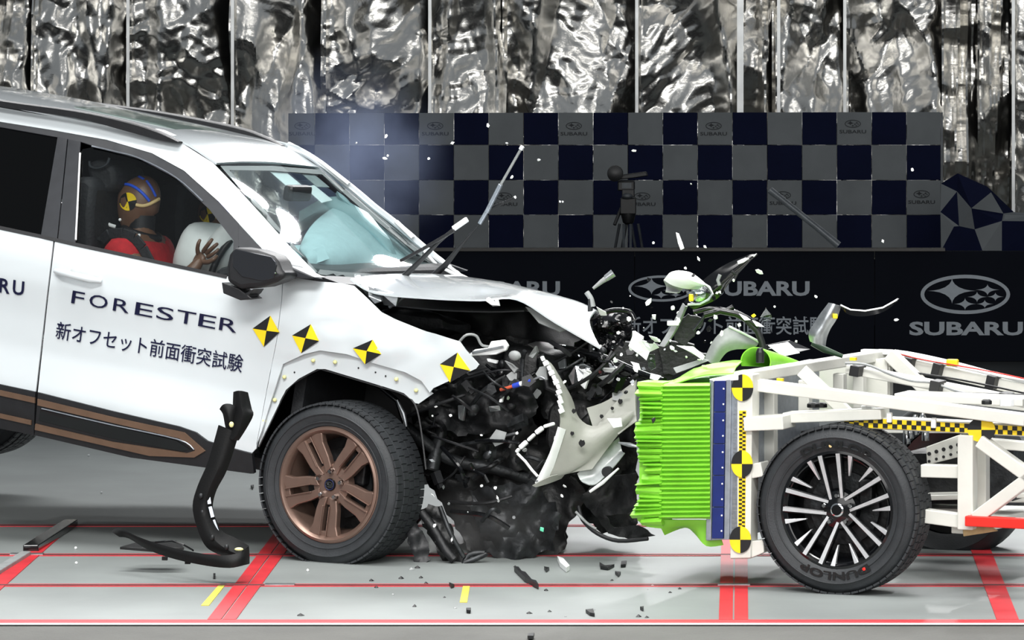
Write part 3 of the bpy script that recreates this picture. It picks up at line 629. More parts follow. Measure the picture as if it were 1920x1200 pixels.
# cables lying on the rails
def cable(name, pts, v, r, mt): m = MB(); m.tube(smoothpoly([tuple(T(*p, v)) for p in pts], False, 5), r, 6); return m.build(name, mt, tr, smooth=60)
cable('cable', [(1585, 681), (1625, 684), (1670, 702), (1710, 714), (1750, 718), (1800, 735), (1880, 750)], .68, .005, 'greyp')
cable('cable', [(1700, 733), (1800, 737), (1925, 740)], .66, .004, 'dark')
cable('cable', [(1640, 661), (1680, 660), (1730, 668), (1800, 684), (1860, 700), (1930, 718)], 1.42, .009, 'white')
cable('cable', [(1650, 658), (1690, 664), (1740, 676), (1810, 690), (1870, 704), (1930, 714)], 1.40, .006, 'white')
cable('cable', [(1675, 660), (1720, 672), (1780, 683), (1850, 695), (1930, 712)], 1.38, .0028, 'red')
cable('cable', [(1700, 697), (1800, 712), (1925, 738)], 1.3, .004, 'dark')
m = MB(); m.box(T(1786, 680, 1.40), (.05, .03, .03)); m.build('yellow_tag', 'yellow', tr, bevel=.006)
m = MB(); m.box(T(1650, 660, 1.4), (.16, .05, .02)); m.build('junction_block', 'white', tr, bevel=.004)
for x, y, v in ((1600, 655, .3), (1463, 694, .2)): m = MB(); m.box(T(x, y+18, v), (.025, .02, .012)); m.build('yellow_tag', 'yellow', tr)
# ---------------------------------------------------------------- the car
cf = yaw_frame(P(617, 907, 20.75), 22, 8, 3)
car = thing('car', cf, 'white crashed sport utility car with bronze wheel and torn open front', 'car')
WD = 1.83
_pw = [-.4, -.2, -.05, .05, .15, .3, .45, .6, .7, .78, .84, 1.2, 1.3, 1.45]; _pv = [.16, .09, .045, .02, .012, .030, .022, .0, .004, .03, .065, .27, .345, .50]
def Sv(u, w): return float(np.interp(w, _pw, _pv))+.16*max(0, u-.15)**2
def A(px, py, v): return cf.at(px, py, v)
def side(px, py, off=0.0):
    v = .05
    for _ in range(9):
        p = A(px, py, v); v = .5*v+.5*(Sv(p[0], p[2])+off)
    return A(px, py, v)
def body(poly, name, mt, off=0, parent=None, thick=.008, sp=16, k=0, **kw):
    return sheet(poly, (lambda x, y: side(x, y, off)) if not callable(off) else (lambda x, y: side(x, y, off(x, y))), name, mt, parent or car, sp, thick, 50, cf, **kw)
def mirrored(o, name=None):                      # the same panel on the far side
    me = o.data.copy(); me.name = o.data.name
    for v in me.vertices: v.co.y = WD-v.co.y
    me.flip_normals(); n = bpy.data.objects.new(name or o.name.split('.')[0], me); link(n, car)
    rounded(n, 50); return n
# --- body side
fd = body([(103, 451), (180, 467), (300, 492), (423, 518), (480, 520), (529, 522), (528, 560), (518, 640), (501, 725), (479, 842), (472, 850), (420, 836), (388, 826), (367, 810), (336, 799), (210, 770), (71, 735), (90, 560)], 'front_door', 'paint', sp=11)
rd = body([(-90, 413), (100, 450), (87, 560), (67, 734), (-90, 701)], 'rear_door', 'paint')
mirrored(fd); mirrored(rd)
band = body([(-90, 185), (0, 199), (150, 221), (250, 246), (340, 268), (400, 306), (440, 347), (490, 402), (540, 458), (596, 515), (604, 522), (560, 514), (520, 498), (470, 443), (410, 378), (345, 320), (285, 287), (200, 262), (100, 244), (0, 228), (-90, 214)], 'roof_side', 'paint', .0)
far_band = body([(-90, 185), (0, 199), (150, 221), (250, 246), (335, 267), (360, 290), (345, 320), (285, 287), (200, 262), (100, 244), (0, 228), (-90, 214)], 'roof_side', 'paint', .02); fb_ = mirrored(far_band); bpy.data.objects.remove(far_band)
trim = body([(-90, 215), (0, 229), (100, 245), (200, 263), (285, 288), (345, 321), (410, 379), (470, 444), (520, 499), (560, 515), (530, 520), (490, 512), (487, 505), (437, 450), (393, 393), (330, 334), (262, 298), (180, 275), (152, 266), (107, 257), (0, 238), (-90, 225)], 'window_trim', 'trim', .004)
mirrored(trim)
bp1 = body([(108, 256), (126, 260), (107, 447), (77, 440)], 'pillar_cover', 'trim', .0); bp2 = body([(128, 261), (151, 266), (149, 290), (141, 457), (109, 448)], 'pillar_cover', 'trim', .0)
mirrored(bp1); mirrored(bp2)
rw = body([(-90, 224), (107, 257), (78, 440), (-90, 405)], 'rear_side_window', 'glass_dark', .012, thick=.004); rwm = mirrored(rw, 'rear_side_window')
sw = body([(150, 290), (154, 280), (180, 274), (262, 297), (330, 333), (393, 392), (437, 449), (440, 516), (420, 514), (142, 454)], 'side_window', 'glass_side', .012, thick=.003)
body([(447, 425), (452, 425), (488, 470), (505, 500), (480, 515), (446, 500)], 'quarter_window', 'glass_side', .012, thick=.003)
body([(437, 408), (447, 417), (447, 512), (438, 512)], 'window_divider', 'trim', .002)
body([(-90, 404), (77, 440), (142, 455), (426, 516), (424, 522), (140, 461), (75, 446), (-90, 411)], 'belt_moulding', 'black', -.004)
def side_tube(pts, r, name, mt, off=-.004, parent=None, n=6):
    m = MB(); m.tube([tuple(side(x, y, off)) for x, y in smoothpoly(pts, False, 4)], r, n); return m.build(name, mt, parent or car, smooth=60)
side_tube([(172, 274), (215, 284), (262, 297), (330, 333), (380, 377)], .0035, 'bright_seal', 'alu', .002)
side_tube([(150, 287), (146, 370), (142, 450)], .0045, 'bright_seal', 'white', .0)
# front wing with its stepped lip around the wheel arch
arch_o = [(478, 842), (490, 810), (510, 745), (530, 683), (570, 664), (600, 657), (650, 664), (700, 681), (760, 698), (790, 714), (806, 734)]
arch_i = [(779, 756), (757, 737), (720, 725), (660, 707), (610, 692), (594, 692), (560, 710), (536, 731), (512, 780), (484, 838)]
body([(531, 522), (560, 522), (600, 528), (640, 531), (664, 536), (690, 560), (715, 585), (740, 598), (800, 622), (862, 640), (873, 656), (898, 684), (893, 691), (860, 706), (812, 728), (806, 736)]+arch_o[::-1][1:]+[(480, 842), (502, 725), (519, 640), (529, 560)], 'front_wing', 'paint', lambda x, y: .012*noise.noise((x*.02, y*.03, 0)))
body(arch_o[1:]+[(812, 738), (785, 757)]+arch_i, 'arch_flange', 'paint', lambda x, y: .022)
for x, y in ((479, 831), (495, 789), (515, 750), (533, 707), (587, 676), (628, 679), (743, 711), (780, 732)):
    m = MB(); m.ball(side(x, y, .012), (.009, .009, .009), 10, 6); m.build('clip', 'clip', car, smooth=60)
for x, y in ((672, 690), (704, 698), (723, 705), (552, 698)):
    m = MB(); m.ball(side(x, y, .020), (.004, .003, .004), 8, 5); m.build('clip_hole', 'blk', car)
def target(T_, R_, B_, L_, C_, off=-.003):
    m = MB(); q = [side(x, y, off) for x, y in (T_, R_, B_, L_, C_)]
    for k, (a, b) in enumerate(((3, 0), (0, 1), (1, 2), (2, 3))): m.mi(0 if k % 2 == 0 else 1).add([q[a], q[b], q[4]], [(0, 1, 2)])
    m.build('target_marker', ['blk', 'yellow'], car, fix=False, solid=.002)
target((507, 592), (524, 623), (495, 650), (474, 616), (500, 620), -.004)
target((583, 608), (598, 639), (565, 662), (548, 629), (573, 634))
target((699, 637), (715, 664), (685, 683), (662, 653), (688, 658))
target((858, 661), (882, 695), (844, 717), (825, 683), (851, 688))
# lettering on the doors
def letter(s, o, ex, ey, bold, name='lettering', off=-.006, mt='navy', italic=0):
    v, f, _ = text2d(s, bold); m = MB(); m.add([side(o[0]+ex[0]*x+ey[0]*y, o[1]+ex[1]*x+ey[1]*y, off) for x, y in v], f); return m.build(name, mt, car, fix=False)
for i, (ch, x0, x1) in enumerate((('F', 133, 158), ('O', 166, 202), ('R', 211, 243), ('E', 252, 287), ('S', 292, 326), ('T', 330, 367), ('E', 371, 405), ('R', 410, 445))):
    yb = 568+(x0-133)*.181; letter(ch, (x0, yb), (x1-x0-2, (x1-x0)*.181), (3.5, -23.5), .002)
letter('新オフセット前面衝突試験', (103, 635), (350, 64), (4.5, -33), .006)
for ch, x0, x1 in (('R', 0, 20), ('U', 25, 46), ('A', -32, -6), ('B', -64, -42), ('U', -96, -74), ('S', -128, -106)): letter(ch, (x0-2, 548+(x0)*.14), (x1-x0, 3.5), (2, -27), .02)
# sill cladding with its bronze loop
cl = body([(71, 736), (210, 771), (336, 800), (367, 811), (388, 827), (420, 837), (472, 851), (476, 888), (469, 888), (245, 858), (65, 816)], 'sill_cladding', 'black', -.012, thick=.02)
cr = body([(-90, 702), (66, 735), (63, 816), (-90, 786)], 'sill_cladding', 'black', -.012, thick=.02); mirrored(cl); mirrored(cr)
body([(70, 748), (210, 782), (345, 811), (384, 846), (364, 858), (280, 855), (65, 806), (66, 795), (210, 829), (350, 850), (366, 845), (336, 822), (206, 792), (70, 760)], 'bronze_strip', 'bronze', -.020, parent=cl, sp=10)
body([(76, 768), (206, 798), (330, 826), (356, 843), (340, 846), (210, 822), (72, 788)], 'sill_insert', 'black_gloss', -.016, parent=cl, sp=10)
side_tube([(78, 766), (206, 796), (334, 824), (364, 843)], .003, 'bright_edge', 'alu', -.02, cl)
body([(-90, 712), (65, 746), (65, 756), (-90, 722)], 'bronze_strip', 'bronze', -.020, parent=cr, sp=10)
body([(-90, 756), (58, 789), (58, 797), (-90, 764)], 'bronze_strip', 'bronze', -.020, parent=cr, sp=10)
# rear quarter, tailgate and rear glass beyond the left edge of the photograph
def uw(poly, name, mt, off=0.0, sp=.05, **k): return sheet(poly, lambda u, w: Vector((u, Sv(u, w)+off+.25*max(0, -2.75-u)**2, w)), name, mt, car, sp, .008, 50, cf, **k)
ra, rb_, rc, rd_, re, rf2 = (side(-90, y) for y in (413, 701, 785, 185, 214, 226))
arc = [(-2.67+.41*math.cos(math.radians(t)), .0+.41*math.sin(math.radians(t))) for t in range(20, 181, 20)]
qp = uw([(ra[0], ra[2]), (rb_[0]-.0, rb_[2]), (-2.22, .16)]+arc+[(-3.12, .0), (-3.30, .05), (-3.38, .3), (-3.36, .60), (-3.30, .83), (-2.6, .80)], 'rear_wing', 'paint')
dp = uw([(rd_[0], rd_[2]), (re[0], re[2]), (-2.85, re[2]-.05), (-2.95, .9), (ra[0]-.5, .80), (-3.30, .83), (-3.12, 1.12), (-2.98, 1.30)], 'rear_pillar', 'paint')
rg = uw([(rf2[0], rf2[2]), (ra[0], ra[2]+.02), (-2.6, .82), (-2.92, .90), (-2.84, re[2]-.07)], 'rear_quarter_window', 'glass_dark', .010)
for q_ in (qp, dp, rg): mirrored(q_)
tg = [[(-3.02, v, 1.30) for v in (.36, .65, .92, 1.18, 1.47)], [(-3.16, v, 1.08) for v in (.30, .62, .92, 1.21, 1.53)], [(-3.34, v, .80) for v in (.22, .6, .92, 1.23, 1.61)], [(-3.42, v, .5) for v in (.16, .6, .92, 1.23, 1.67)], [(-3.40, v, .05) for v in (.16, .6, .92, 1.23, 1.67)]]
patch(tg, 'tailgate', 'paint', car, 3, 3, .01)
# door handle
m = MB(); m.ball(side(160, 511, .004), (.075, .012, .042), 24, 10); m.build('handle_cup', 'paint_in', fd, smooth=60)
m = MB(); m.tube([tuple(side(x, y, o)) for x, y, o in ((104, 508, -.012), (116, 511, -.03), (135, 516, -.036), (170, 524, -.036), (190, 527, -.014))], [.012, .016, .015, .016, .010], 12); m.build('door_handle', 'paint', fd, smooth=60)
m = MB(); m.ball(side(110, 509, -.03), (.006, .004, .007), 8, 5); m.build('keyhole', 'blk', fd)
# door mirror
vm = -.17
def mp(poly, d, name, mt, v=vm, par=None, bev=.012):
    m = MB(); m.prism([A(x, y, v) for x, y in poly], (0, d, 0)); return m.build(name, mt, par or car, smooth=40, bevel=bev)
mo = mp([(438, 463), (480, 469), (511, 480), (520, 491), (526, 506), (537, 517), (517, 529), (491, 538), (450, 542), (424, 529), (423, 500), (428, 477)], .14, 'door_mirror', 'black', bev=.02)
mp([(441, 467), (508, 481), (516, 489), (519, 497), (513, 522), (491, 527), (453, 519), (436, 500), (436, 475)], .006, 'mirror_glass', mat('mirror_glass', '3a3c40', .1, .6), vm-.004, mo, .004)
mp([(415, 529), (447, 541), (459, 550), (476, 541), (470, 550), (465, 554), (473, 560), (450, 563), (418, 550)], .10, 'mirror_foot', 'black', vm+.02, mo, .004)
mp([(510, 492), (545, 500), (592, 521), (560, 522), (515, 518)], .10, 'mirror_sail', 'trim', -.05, mo, .006)
m = MB(); m.ball(A(516, 512, vm-.006), .004, 8, 5); m.build('mirror_screw', 'chrome', mo)
# --- roof, rails, sunroof
near = [(-345, 137), (-160, 162), (0, 190), (150, 221), (262, 246), (340, 268), (405, 309)]
rows = []
for x, y in near:
    r = []
    for t, cr_ in ((0, 0), (.25, .012), (.5, .015), (.75, .008), (1, 0)):
        v = .335+t*1.16; p = A(x+193*t, y+8*t, v); p[2] += cr_; r.append(p)
    rows.append(r)
rv, rf_ = loft(rows, 5, 5); rb = bvh_of(rv, rf_)
patch(rows, 'roof', 'paint', car, 5, 5, .01)
patch([[p-Vector((0, 0, .03)) for p in r] for r in rows], 'headliner', 'cloth_black', car, 4, 4, .01)
sun = []
for i, s_ in enumerate((2.6, 3, 4, 5)):
    a = rows[int(s_)]; b = rows[min(6, int(s_)+1)]; t = .55 if s_ == 5 else s_-int(s_); a = [p*(1-t)+q*t+Vector((0, 0, .008)) for p, q in zip(a, b)]; sun.append(a[1:4]); continue
patch(sun, 'sunroof', 'glass_roof', car, 5, 5, .006)
def rail(pts, v, name, rad):
    m = MB(); c = [A(x, y, v) for x, y in pts]; n = len(c); vs = []
    cc = [Vector(q) for q in smoothpoly([tuple(p) for p in c], False, 4)]; rs = [q[0] for q in smoothpoly([(r, 0) for r in rad], False, 4)]
    for p, r in zip(cc, rs): vs += [p+Vector((0, dy*.022, dz*r)) for dy, dz in ((-1, -1), (1, -1), (1, .6), (.5, 1), (-.5, 1), (-1, .6))]
    k = len(cc); m.add(vs, [(i*6+j, i*6+(j+1) % 6, (i+1)*6+(j+1) % 6, (i+1)*6+j) for i in range(k-1) for j in range(6)]+[(5, 4, 3, 2, 1, 0), tuple((k-1)*6+j for j in range(6))]); return m.build(name, 'black', car, smooth=45)
rl = rail([(-160, 163), (0, 193), (146, 214), (240, 236), (300, 254), (338, 267)], .30, 'roof_rail', [.013, .015, .017, .022, .018, .004])
rail([(20, 176), (150, 194), (300, 216), (440, 245), (500, 263), (530, 274)], 1.44, 'roof_rail', [.013, .015, .018, .022, .016, .004])
m = MB(); m.prism([A(287, 241, .38), A(300, 244, .38), A(330, 257, .38), A(333, 264, .38), A(318, 259, .38)], (0, .05, 0)); m.build('rail_glint', 'white', rl, bevel=.004)  # white plate stands in for the gloss reflection on the rail end
for pts, v in (([(25, 180), (33, 179), (36, 183), (27, 184)], 1.3), ([(208, 209), (226, 211), (228, 214), (210, 213)], 1.3), ([(370, 241), (390, 245), (392, 248), (372, 246)], 1.35)): m = MB(); m.prism([A(x, y, v) for x, y in pts], (0, .03, 0)); m.build('roof_sticker', 'white', car)
m = MB(); m.tube([onto(cf, rb, x, y, .01) for x, y in ((60, 186), (110, 190), (160, 197), (200, 205))], .006, 5); m.build('red_cable', 'red', car)
m = MB(); m.tube([onto(cf, rb, x, y, .01) for x, y in ((390, 244), (430, 252), (470, 262), (505, 270))], .005, 5); m.build('red_cable', 'red', car)
# --- windscreen
wc = [[(411, 309, .36), (507, 308, .92), (604, 316, 1.48)], [(472, 380, .31), (585, 378, .92), (690, 388, 1.54)], [(534, 450, .25), (660, 451, .92), (774, 457, 1.61)], [(594, 514, .19), (727, 523, .92), (852, 519, 1.68)]]
wc = [[np.array(A(*p)) for p in r] for r in wc]
def lag(ts, t): return [np.prod([(t-b_)/(a_-b_) for b_ in ts if b_ != a_]) for a_ in ts]
NW = 28; wv = []; s_ = [0, .34, .67, 1]
for i in range(NW+1):
    li = lag(s_, i/NW)
    for j in range(NW+1):
        lj = lag((0, .5, 1), j/NW); wv.append(tuple(sum(li[a_]*lj[b_]*wc[a_][b_] for a_ in range(4) for b_ in range(3))))
wf = [(i*(NW+1)+j, i*(NW+1)+j+1, (i+1)*(NW+1)+j+1, (i+1)*(NW+1)+j) for i in range(NW) for j in range(NW)]; wb = bvh_of(wv, wf)
m = MB(); m.add(wv, wf); ws = m.build('windscreen', 'glass', car, smooth=80, solid=.005, fix=False)
def WS(x, y, off=.004): return onto(cf, wb, x, y, off)
def wsheet(poly, name, mt, off=-.008, sp=14): return sheet(poly, lambda x, y: WS(x, y, off), name, mt, ws, sp, .002, 60, cf)
wsheet([(413, 311), (510, 311), (612, 319), (690, 390), (775, 460), (848, 518), (838, 518), (760, 458), (680, 393), (604, 327), (510, 320), (430, 319), (480, 375), (540, 447), (596, 510), (590, 512), (530, 448), (470, 378)], 'black_border', 'blk', .003, 10)
wsheet([(594, 514), (640, 519), (727, 523), (850, 519), (838, 512), (727, 514), (640, 510), (600, 505)], 'black_border', 'blk', .003, 10)
for q, c in (([(505, 320), (532, 319), (567, 348), (539, 350)], 'white'), ([(564, 324), (587, 325), (618, 351), (594, 350)], 'greyp'), ([(570, 350), (589, 347), (624, 375), (603, 380)], 'white')): wsheet(q, 'paper_sticker', c, -.025)
m = MB(); m.box(A(558, 362, .92), (.05, .2, .07)); m.build('inside_mirror', 'black', car, bevel=.015)
# far windscreen pillar and torn sealing strips
def pbar(pts, name, mt, a, b, par=None):
    m = MB()
    for p, q in zip(pts, pts[1:]): m.bar(A(*p), A(*q), a, b)
    return m.build(name, mt, par or car, bevel=.003)
fp = [(538, 273, 1.5), (568, 289, 1.5), (598, 308, 1.51), (662, 358, 1.56), (700, 390, 1.58), (745, 425, 1.62), (797, 470, 1.66), (860, 521, 1.72)]
patch([[A(x-3, y+2, v-.02), A(x+3, y-3, v), A(x+7, y+1, v+.03)] for x, y, v in fp], 'far_pillar', 'paint', car, 3, 4, .012)
pbar([(541, 275, 1.48), (600, 302, 1.5), (655, 345, 1.52)], 'trim_strip', 'white', .03, .012)
pbar([(742, 414, 1.6), (775, 446, 1.6)], 'trim_strip', 'white', .03, .012); pbar([(795, 470, 1.6), (826, 505, 1.62)], 'trim_strip', 'white', .025, .01); pbar([(815, 480, 1.6), (862, 515, 1.62), (885, 526, 1.62)], 'trim_strip', 'white', .03, .01)
pbar([(835, 505, 1.5), (862, 520, 1.5), (898, 528, 1.5)], 'trim_strip', 'white', .03, .01)
# --- wipers, snapped off their park position
def rod(pts, v, name, mt, r): m = MB(); m.tube([A(x, y, v) for x, y in pts], r, 8); return m.build(name, mt, car, smooth=50)
wa = rod([(756, 520), (790, 487), (823, 453), (850, 430)], .8, 'wiper_arm', 'black', [.014, .011, .009, .007]); w2 = pbar([(850, 429, .8), (876, 411, .8)], 'arm_tip', 'white', .02, .022, wa); pbar([(750, 490, .78), (794, 466, .78), (852, 432, .78)], 'wiper_blade', 'black', .012, .014, wa)
wa = rod([(812, 518), (835, 497), (858, 468), (880, 442), (900, 418)], 1.35, 'wiper_arm', 'black', [.016, .014, .010, .006, .004]); pbar([(899, 420, 1.35), (913, 396, 1.35)], 'arm_tip', 'alu', .016, .016, wa); pbar([(912, 399, 1.35), (939, 346, 1.35)], 'wiper_blade', 'alu', .018, .018, wa); pbar([(938, 348, 1.35), (976, 281, 1.35)], 'wiper_blade', 'greyp', .010, .012, wa); pbar([(976, 281, 1.35), (980, 274, 1.35)], 'blade_end', 'white', .016, .018, wa); pbar([(914, 393, 1.4), (945, 380, 1.4), (968, 371, 1.4)], 'wiper_link', 'black', .012, .014, wa)
# --- bonnet, folded up in the middle
hr = [[A(656, 525, .22), A(700, 519, .5), A(770, 516, .95), A(862, 521, 1.45), A(890, 545, 1.6)],
      [A(702, 551, .20), A(745, 535, .5), A(810, 522, .9), A(900, 526, 1.3), A(930, 550, 1.5)],
      [A(800, 561, .21), A(840, 546, .45), A(890, 532, .75), A(955, 535, 1.1), A(990, 560, 1.3)],
      [A(900, 565, .23), A(925, 556, .4), A(955, 543, .6), A(1000, 546, .85), A(1030, 570, 1.1)],
      [A(968, 563, .25), A(985, 558, .36), A(1005, 552, .5), A(1035, 555, .7), A(1060, 580, .9)],
      [A(1040, 606, .26), A(1050, 592, .36), A(1062, 578, .48), A(1082, 568, .62), A(1100, 590, .8)],
      [A(1125, 655, .26), A(1112, 630, .34), A(1105, 605, .44), A(1118, 585, .52), A(1130, 602, .7)]]
patch(hr, 'bonnet', 'paint', car, 5, 5, .008); bon = car.children[-1]
patch([[p+Vector((.0, .10, -.05)) for p in r[:4]] for r in hr[1:5]], 'bonnet_frame', 'black', bon, 3, 3, .006)
body([(985, 575), (1005, 580), (1060, 618), (1050, 622), (1010, 605)], 'bonnet_flange', 'greyp', lambda x, y: .22, bon)
m = MB(); m.tube([A(915, 562, .22), A(925, 569, .2), A(934, 570, .2), A(930, 563, .2)], .012, 6); m.build('bonnet_bracket', 'white', bon, smooth=50)
m = MB(); m.prism([A(590, 515, .2), A(727, 524, .8), A(850, 520, 1.6), A(900, 545, 1.6), A(700, 560, .4), A(640, 532, .16)], (0, 0, -.03)); m.build('cowl', 'black', car)
for q in ([(672, 531), (705, 545), (718, 560), (700, 570), (684, 550)], [(700, 538), (748, 552), (742, 575), (720, 572)]): m = MB(); m.prism([A(x, y, .2+.1*random.random()) for x, y in q], (0, .02, 0)); m.build('hinge_bracket', 'steel', car, bevel=.003)
rod([(730, 576), (745, 566), (757, 556)], .3, 'gas_strut', 'steel', .008)
# --- wheels
def bronze_wheel(nm='wheel', steer=0, camber=0):
    w_ = bpy.data.objects.new(nm, None); link(w_, car); R, r, wd = .347, .236, .225
    make_tyre(w_, R, r, wd); rim_parts(w_, r, wd, 'bronze_rim', 'bronze_rim'); yf = -wd/2
    m = MB(); m.lathe([(.0, .006), (.05, .006), (.086, .014), (.095, .045), (.0, .045)], 48, (0, yf+.02, 0)); m.build('hub', 'bronze_rim', w_, smooth=30)
    m = MB(); m.lathe([(r+.004, -.006), (r-.006, -.010), (r-.020, .004), (r-.026, .03), (r-.01, .05)], 64, (0, yf+.012, 0), 1, 1, False); m.build('rim_ring', 'bronze_rim', w_, smooth=35)
    for k in range(5):
        c = math.radians(55+72*k); e = Vector((math.cos(c), 0, math.sin(c))); n = Vector((-math.sin(c), 0, math.cos(c))); Y = Vector((0, yf, 0))
        for s in (-1, 1):
            m = MB()
            q = [(.050, .002), (.095, .013), (.216, .013), (.222, .064), (.205, .072), (.170, .058), (.105, .052), (.062, .042)]
            top = [e*a+n*(s*b)+Y+Vector((0, .012+.012*(1-a/.23), 0)) for a, b in q]; m.prism(top if s > 0 else top[::-1], (0, .035, 0)); m.build('spoke', 'bronze_rim', w_, bevel=.005)
            m = MB(); m.bar(e*.09+n*(s*.016)+Y+Vector((0, .012, 0)), e*.215+n*(s*.016)+Y+Vector((0, .008, 0)), .004, .006, (0, 1, 0)); m.build('spoke_ridge', 'bronze_rim', w_, bevel=.0015)
        m = MB(); m.prism([e*a+n*b+Y+Vector((0, .018, 0)) for a, b in ((.196, -.02), (.232, -.02), (.232, .02), (.196, .02))], (0, .03, 0)); m.build('spoke_bridge', 'bronze_rim', w_, bevel=.004)
        d = c+math.radians(36); m = MB(); m.lathe([(.0, -.018), (.008, -.018), (.011, -.012), (.012, .012)], 6, (.057*math.cos(d), yf+.022, .057*math.sin(d))); m.build('lug_nut', 'chrome', w_)
    m = MB(); m.lathe([(.0, -.004), (.024, -.004), (.027, .004)], 32, (0, yf+.022, 0)); hc = m.build('hub_cap', 'black_gloss', w_, smooth=40)
    m = MB(); m.add([(x*.020, yf+.0165, y*.026) for x, y in EMB[0]], EMB[1]); m.build('emblem', 'chrome', hc, fix=False)
    m = MB(); m.lathe([(.02, .0), (.021, -.001), (.022, .0)], 24, (0, yf+.0175, 0), 1, 1, False); m.build('blue_ring', 'blue', hc, fix=False)
    w_.matrix_local = Matrix.Translation((0, 0, 0)) @ Matrix.Rotation(math.radians(-steer), 4, 'Z') @ Matrix.Rotation(math.radians(camber), 4, 'X'); return w_
fwh = bronze_wheel(steer=5.5, camber=2); fwh.location = A(640, 906, .10)
def copy_tree(o, parent=None):
    c = o.copy(); C.objects.link(c); c.parent = parent
    for ch in list(o.children): copy_tree(ch, c)
    return c
rwh = copy_tree(fwh, car); rwh.matrix_local = Matrix.Translation((-2.67, .13, -.08))
for u, zz in ((-2.67, -.09),):
    q = copy_tree(rwh, car); q.matrix_local = Matrix.Translation((u, WD-.13, zz)) @ Matrix.Rotation(math.pi, 4, 'Z')
# wheel arch lining
pts = [(484, 838), (512, 780), (536, 732), (560, 711), (594, 693), (610, 693), (660, 708), (720, 726), (757, 738), (779, 757), (790, 800), (800, 880)]
patch([[A(x, y, v) for x, y in pts] for v in (.05, .3, .75)], 'arch_liner', 'black', car, 3, 2, .006)
m = MB(); m.prism([A(x, y, .76) for x, y in [(470, 600)]+pts+[(790, 900), (520, 900)]], (0, .02, 0)); m.build('inner_arch_wall', 'black', car)
m = MB(); m.tube([A(x, y, .25) for x, y in ((680, 705), (715, 727), (745, 752), (757, 790), (764, 850))], .012, 8); m.build('arch_seam', 'black_gloss', car, smooth=50)
m = MB(); m.tube([A(x, y, .2) for x, y in ((745, 750), (757, 775), (762, 800))], [.006, .012, .006], 8); m.build('arch_edge', 'steel', car, smooth=50)
# --- cabin: floor, firewall, dashboard, far walls, seats
m = MB(); m.box((-1.5, WD/2, -.0), (2.6, 1.5, .05)); m.box((-.28, WD/2, .32), (.05, 1.5, .9)); m.build('floor_pan', 'cloth_black', car)
m = MB(); m.prism([(-.75, .12, .78), (-.55, .12, .86), (-.32, .12, .84), (-.30, .12, .4), (-.6, .12, .42)], (0, 1.58, 0)); m.build('dashboard', 'cloth_black', car, bevel=.03)
m = MB(); m.box((-2.75, WD/2, .45), (.05, 1.6, 1.0)); m.build('rear_bulkhead', 'cloth_black', car)
def seat(v):
    s_ = bpy.data.objects.new('seat', None); link(s_, car)
    def cush(poly, v0, d, name, bev): m = MB(); m.prism([A(x, y, .45)+Vector((0, v0-.45, 0)) for x, y in poly], (0, d, 0)); return m.build(name, 'cloth_black', s_, smooth=40, bevel=bev)
    cush([(160, 360), (175, 335), (205, 330), (222, 345), (215, 400), (215, 520), (170, 520), (157, 450)], v-.24, .48, 'backrest', .04)
    cush([(182, 310), (198, 299), (222, 302), (238, 318), (240, 345), (228, 362), (195, 362)], v-.14, .28, 'headrest', .03)
    cush([(170, 505), (330, 520), (350, 560), (180, 560)], v-.26, .52, 'cushion', .05)
    m = MB()
    for d in (-.06, .06): m.tube([A(205, 350, .45)+Vector((0, v-.45+d, 0)), A(202, 372, .45)+Vector((0, v-.45+d, 0))], .008, 8)
    m.build('headrest_post', 'chrome', s_, smooth=50)
    return s_
seat(.48); seat(1.3)
m = MB(); m.tube([tuple(A(x, y, .32)) for x, y in smoothpoly([(168, 302), (170, 312), (185, 315), (200, 308), (205, 296)], False, 4)], .006, 6); m.build('belt_guide', 'camera_grey', car, smooth=60)
m = MB(); m.tube([tuple(A(x, y, .3)) for x, y in smoothpoly([(156, 380), (160, 410), (172, 440), (190, 450)], False, 4)], .008, 6); m.build('seat_belt', 'black', car, smooth=60)
swc = A(430, 520, .47); m = MB(); m.tube([swc+Vector((.06*math.cos(t*math.pi/12)*.4, .18*math.sin(t*math.pi/12), .18*math.cos(t*math.pi/12))) for t in range(25)], .015, 8); m.build('steering_wheel', 'black', car, smooth=60)
# airbags
def pillow(c, r, name, mt, seed=0, crump=.05, tilt=0):
    m = MB(); m.ball(c, r, 32, 20, Matrix.Rotation(math.radians(tilt), 3, 'Y')); o_ = Vector((seed*3.1, seed, 0))
    m.v = [tuple(Vector(v)+crump*nvec(Vector(v)*4+o_)) for v in m.v]; return m.build(name, mt, car, smooth=80)
pillow(A(402, 488, .56), (.17, .24, .17), 'driver_airbag', 'airbag', 1, .06, 15)
pillow(A(428, 476, .50), (.10, .16, .15), 'driver_airbag', 'airbag', 5, .04, 15)
bag = smoothpoly([(560, 482), (572, 440), (602, 405), (645, 383), (690, 400), (735, 436), (775, 474), (800, 508), (760, 517), (690, 519), (630, 516), (585, 505)], True, 3)
def bagfn(x, y):
    d = min(math.hypot(x-a, y-b) for a, b in bag); k = min(1, d/55); return WS(x, y, -.07-.20*(1-k)**2-.03*noise.noise(Vector((x*.02, y*.02, 0))))
sheet(bag, bagfn, 'passenger_airbag', 'airbag_teal', car, 14, .10, 80, cf)
pillow(A(600, 505, .75)+Vector((-.12, 0, -.06)), (.14, .24, .14), 'dash_airbag', 'airbag_teal', 3, .06)
patch([[A(x, y, 1.38), A(x-6, y+22, 1.32), A(x-14, y+46, 1.38)] for x, y in ((560, 395), (600, 374), (640, 372), (690, 402), (730, 442), (742, 475))], 'curtain_airbag', 'airbag_teal', car, 4, 4, .02, 80, crumple=.02, cs=8)
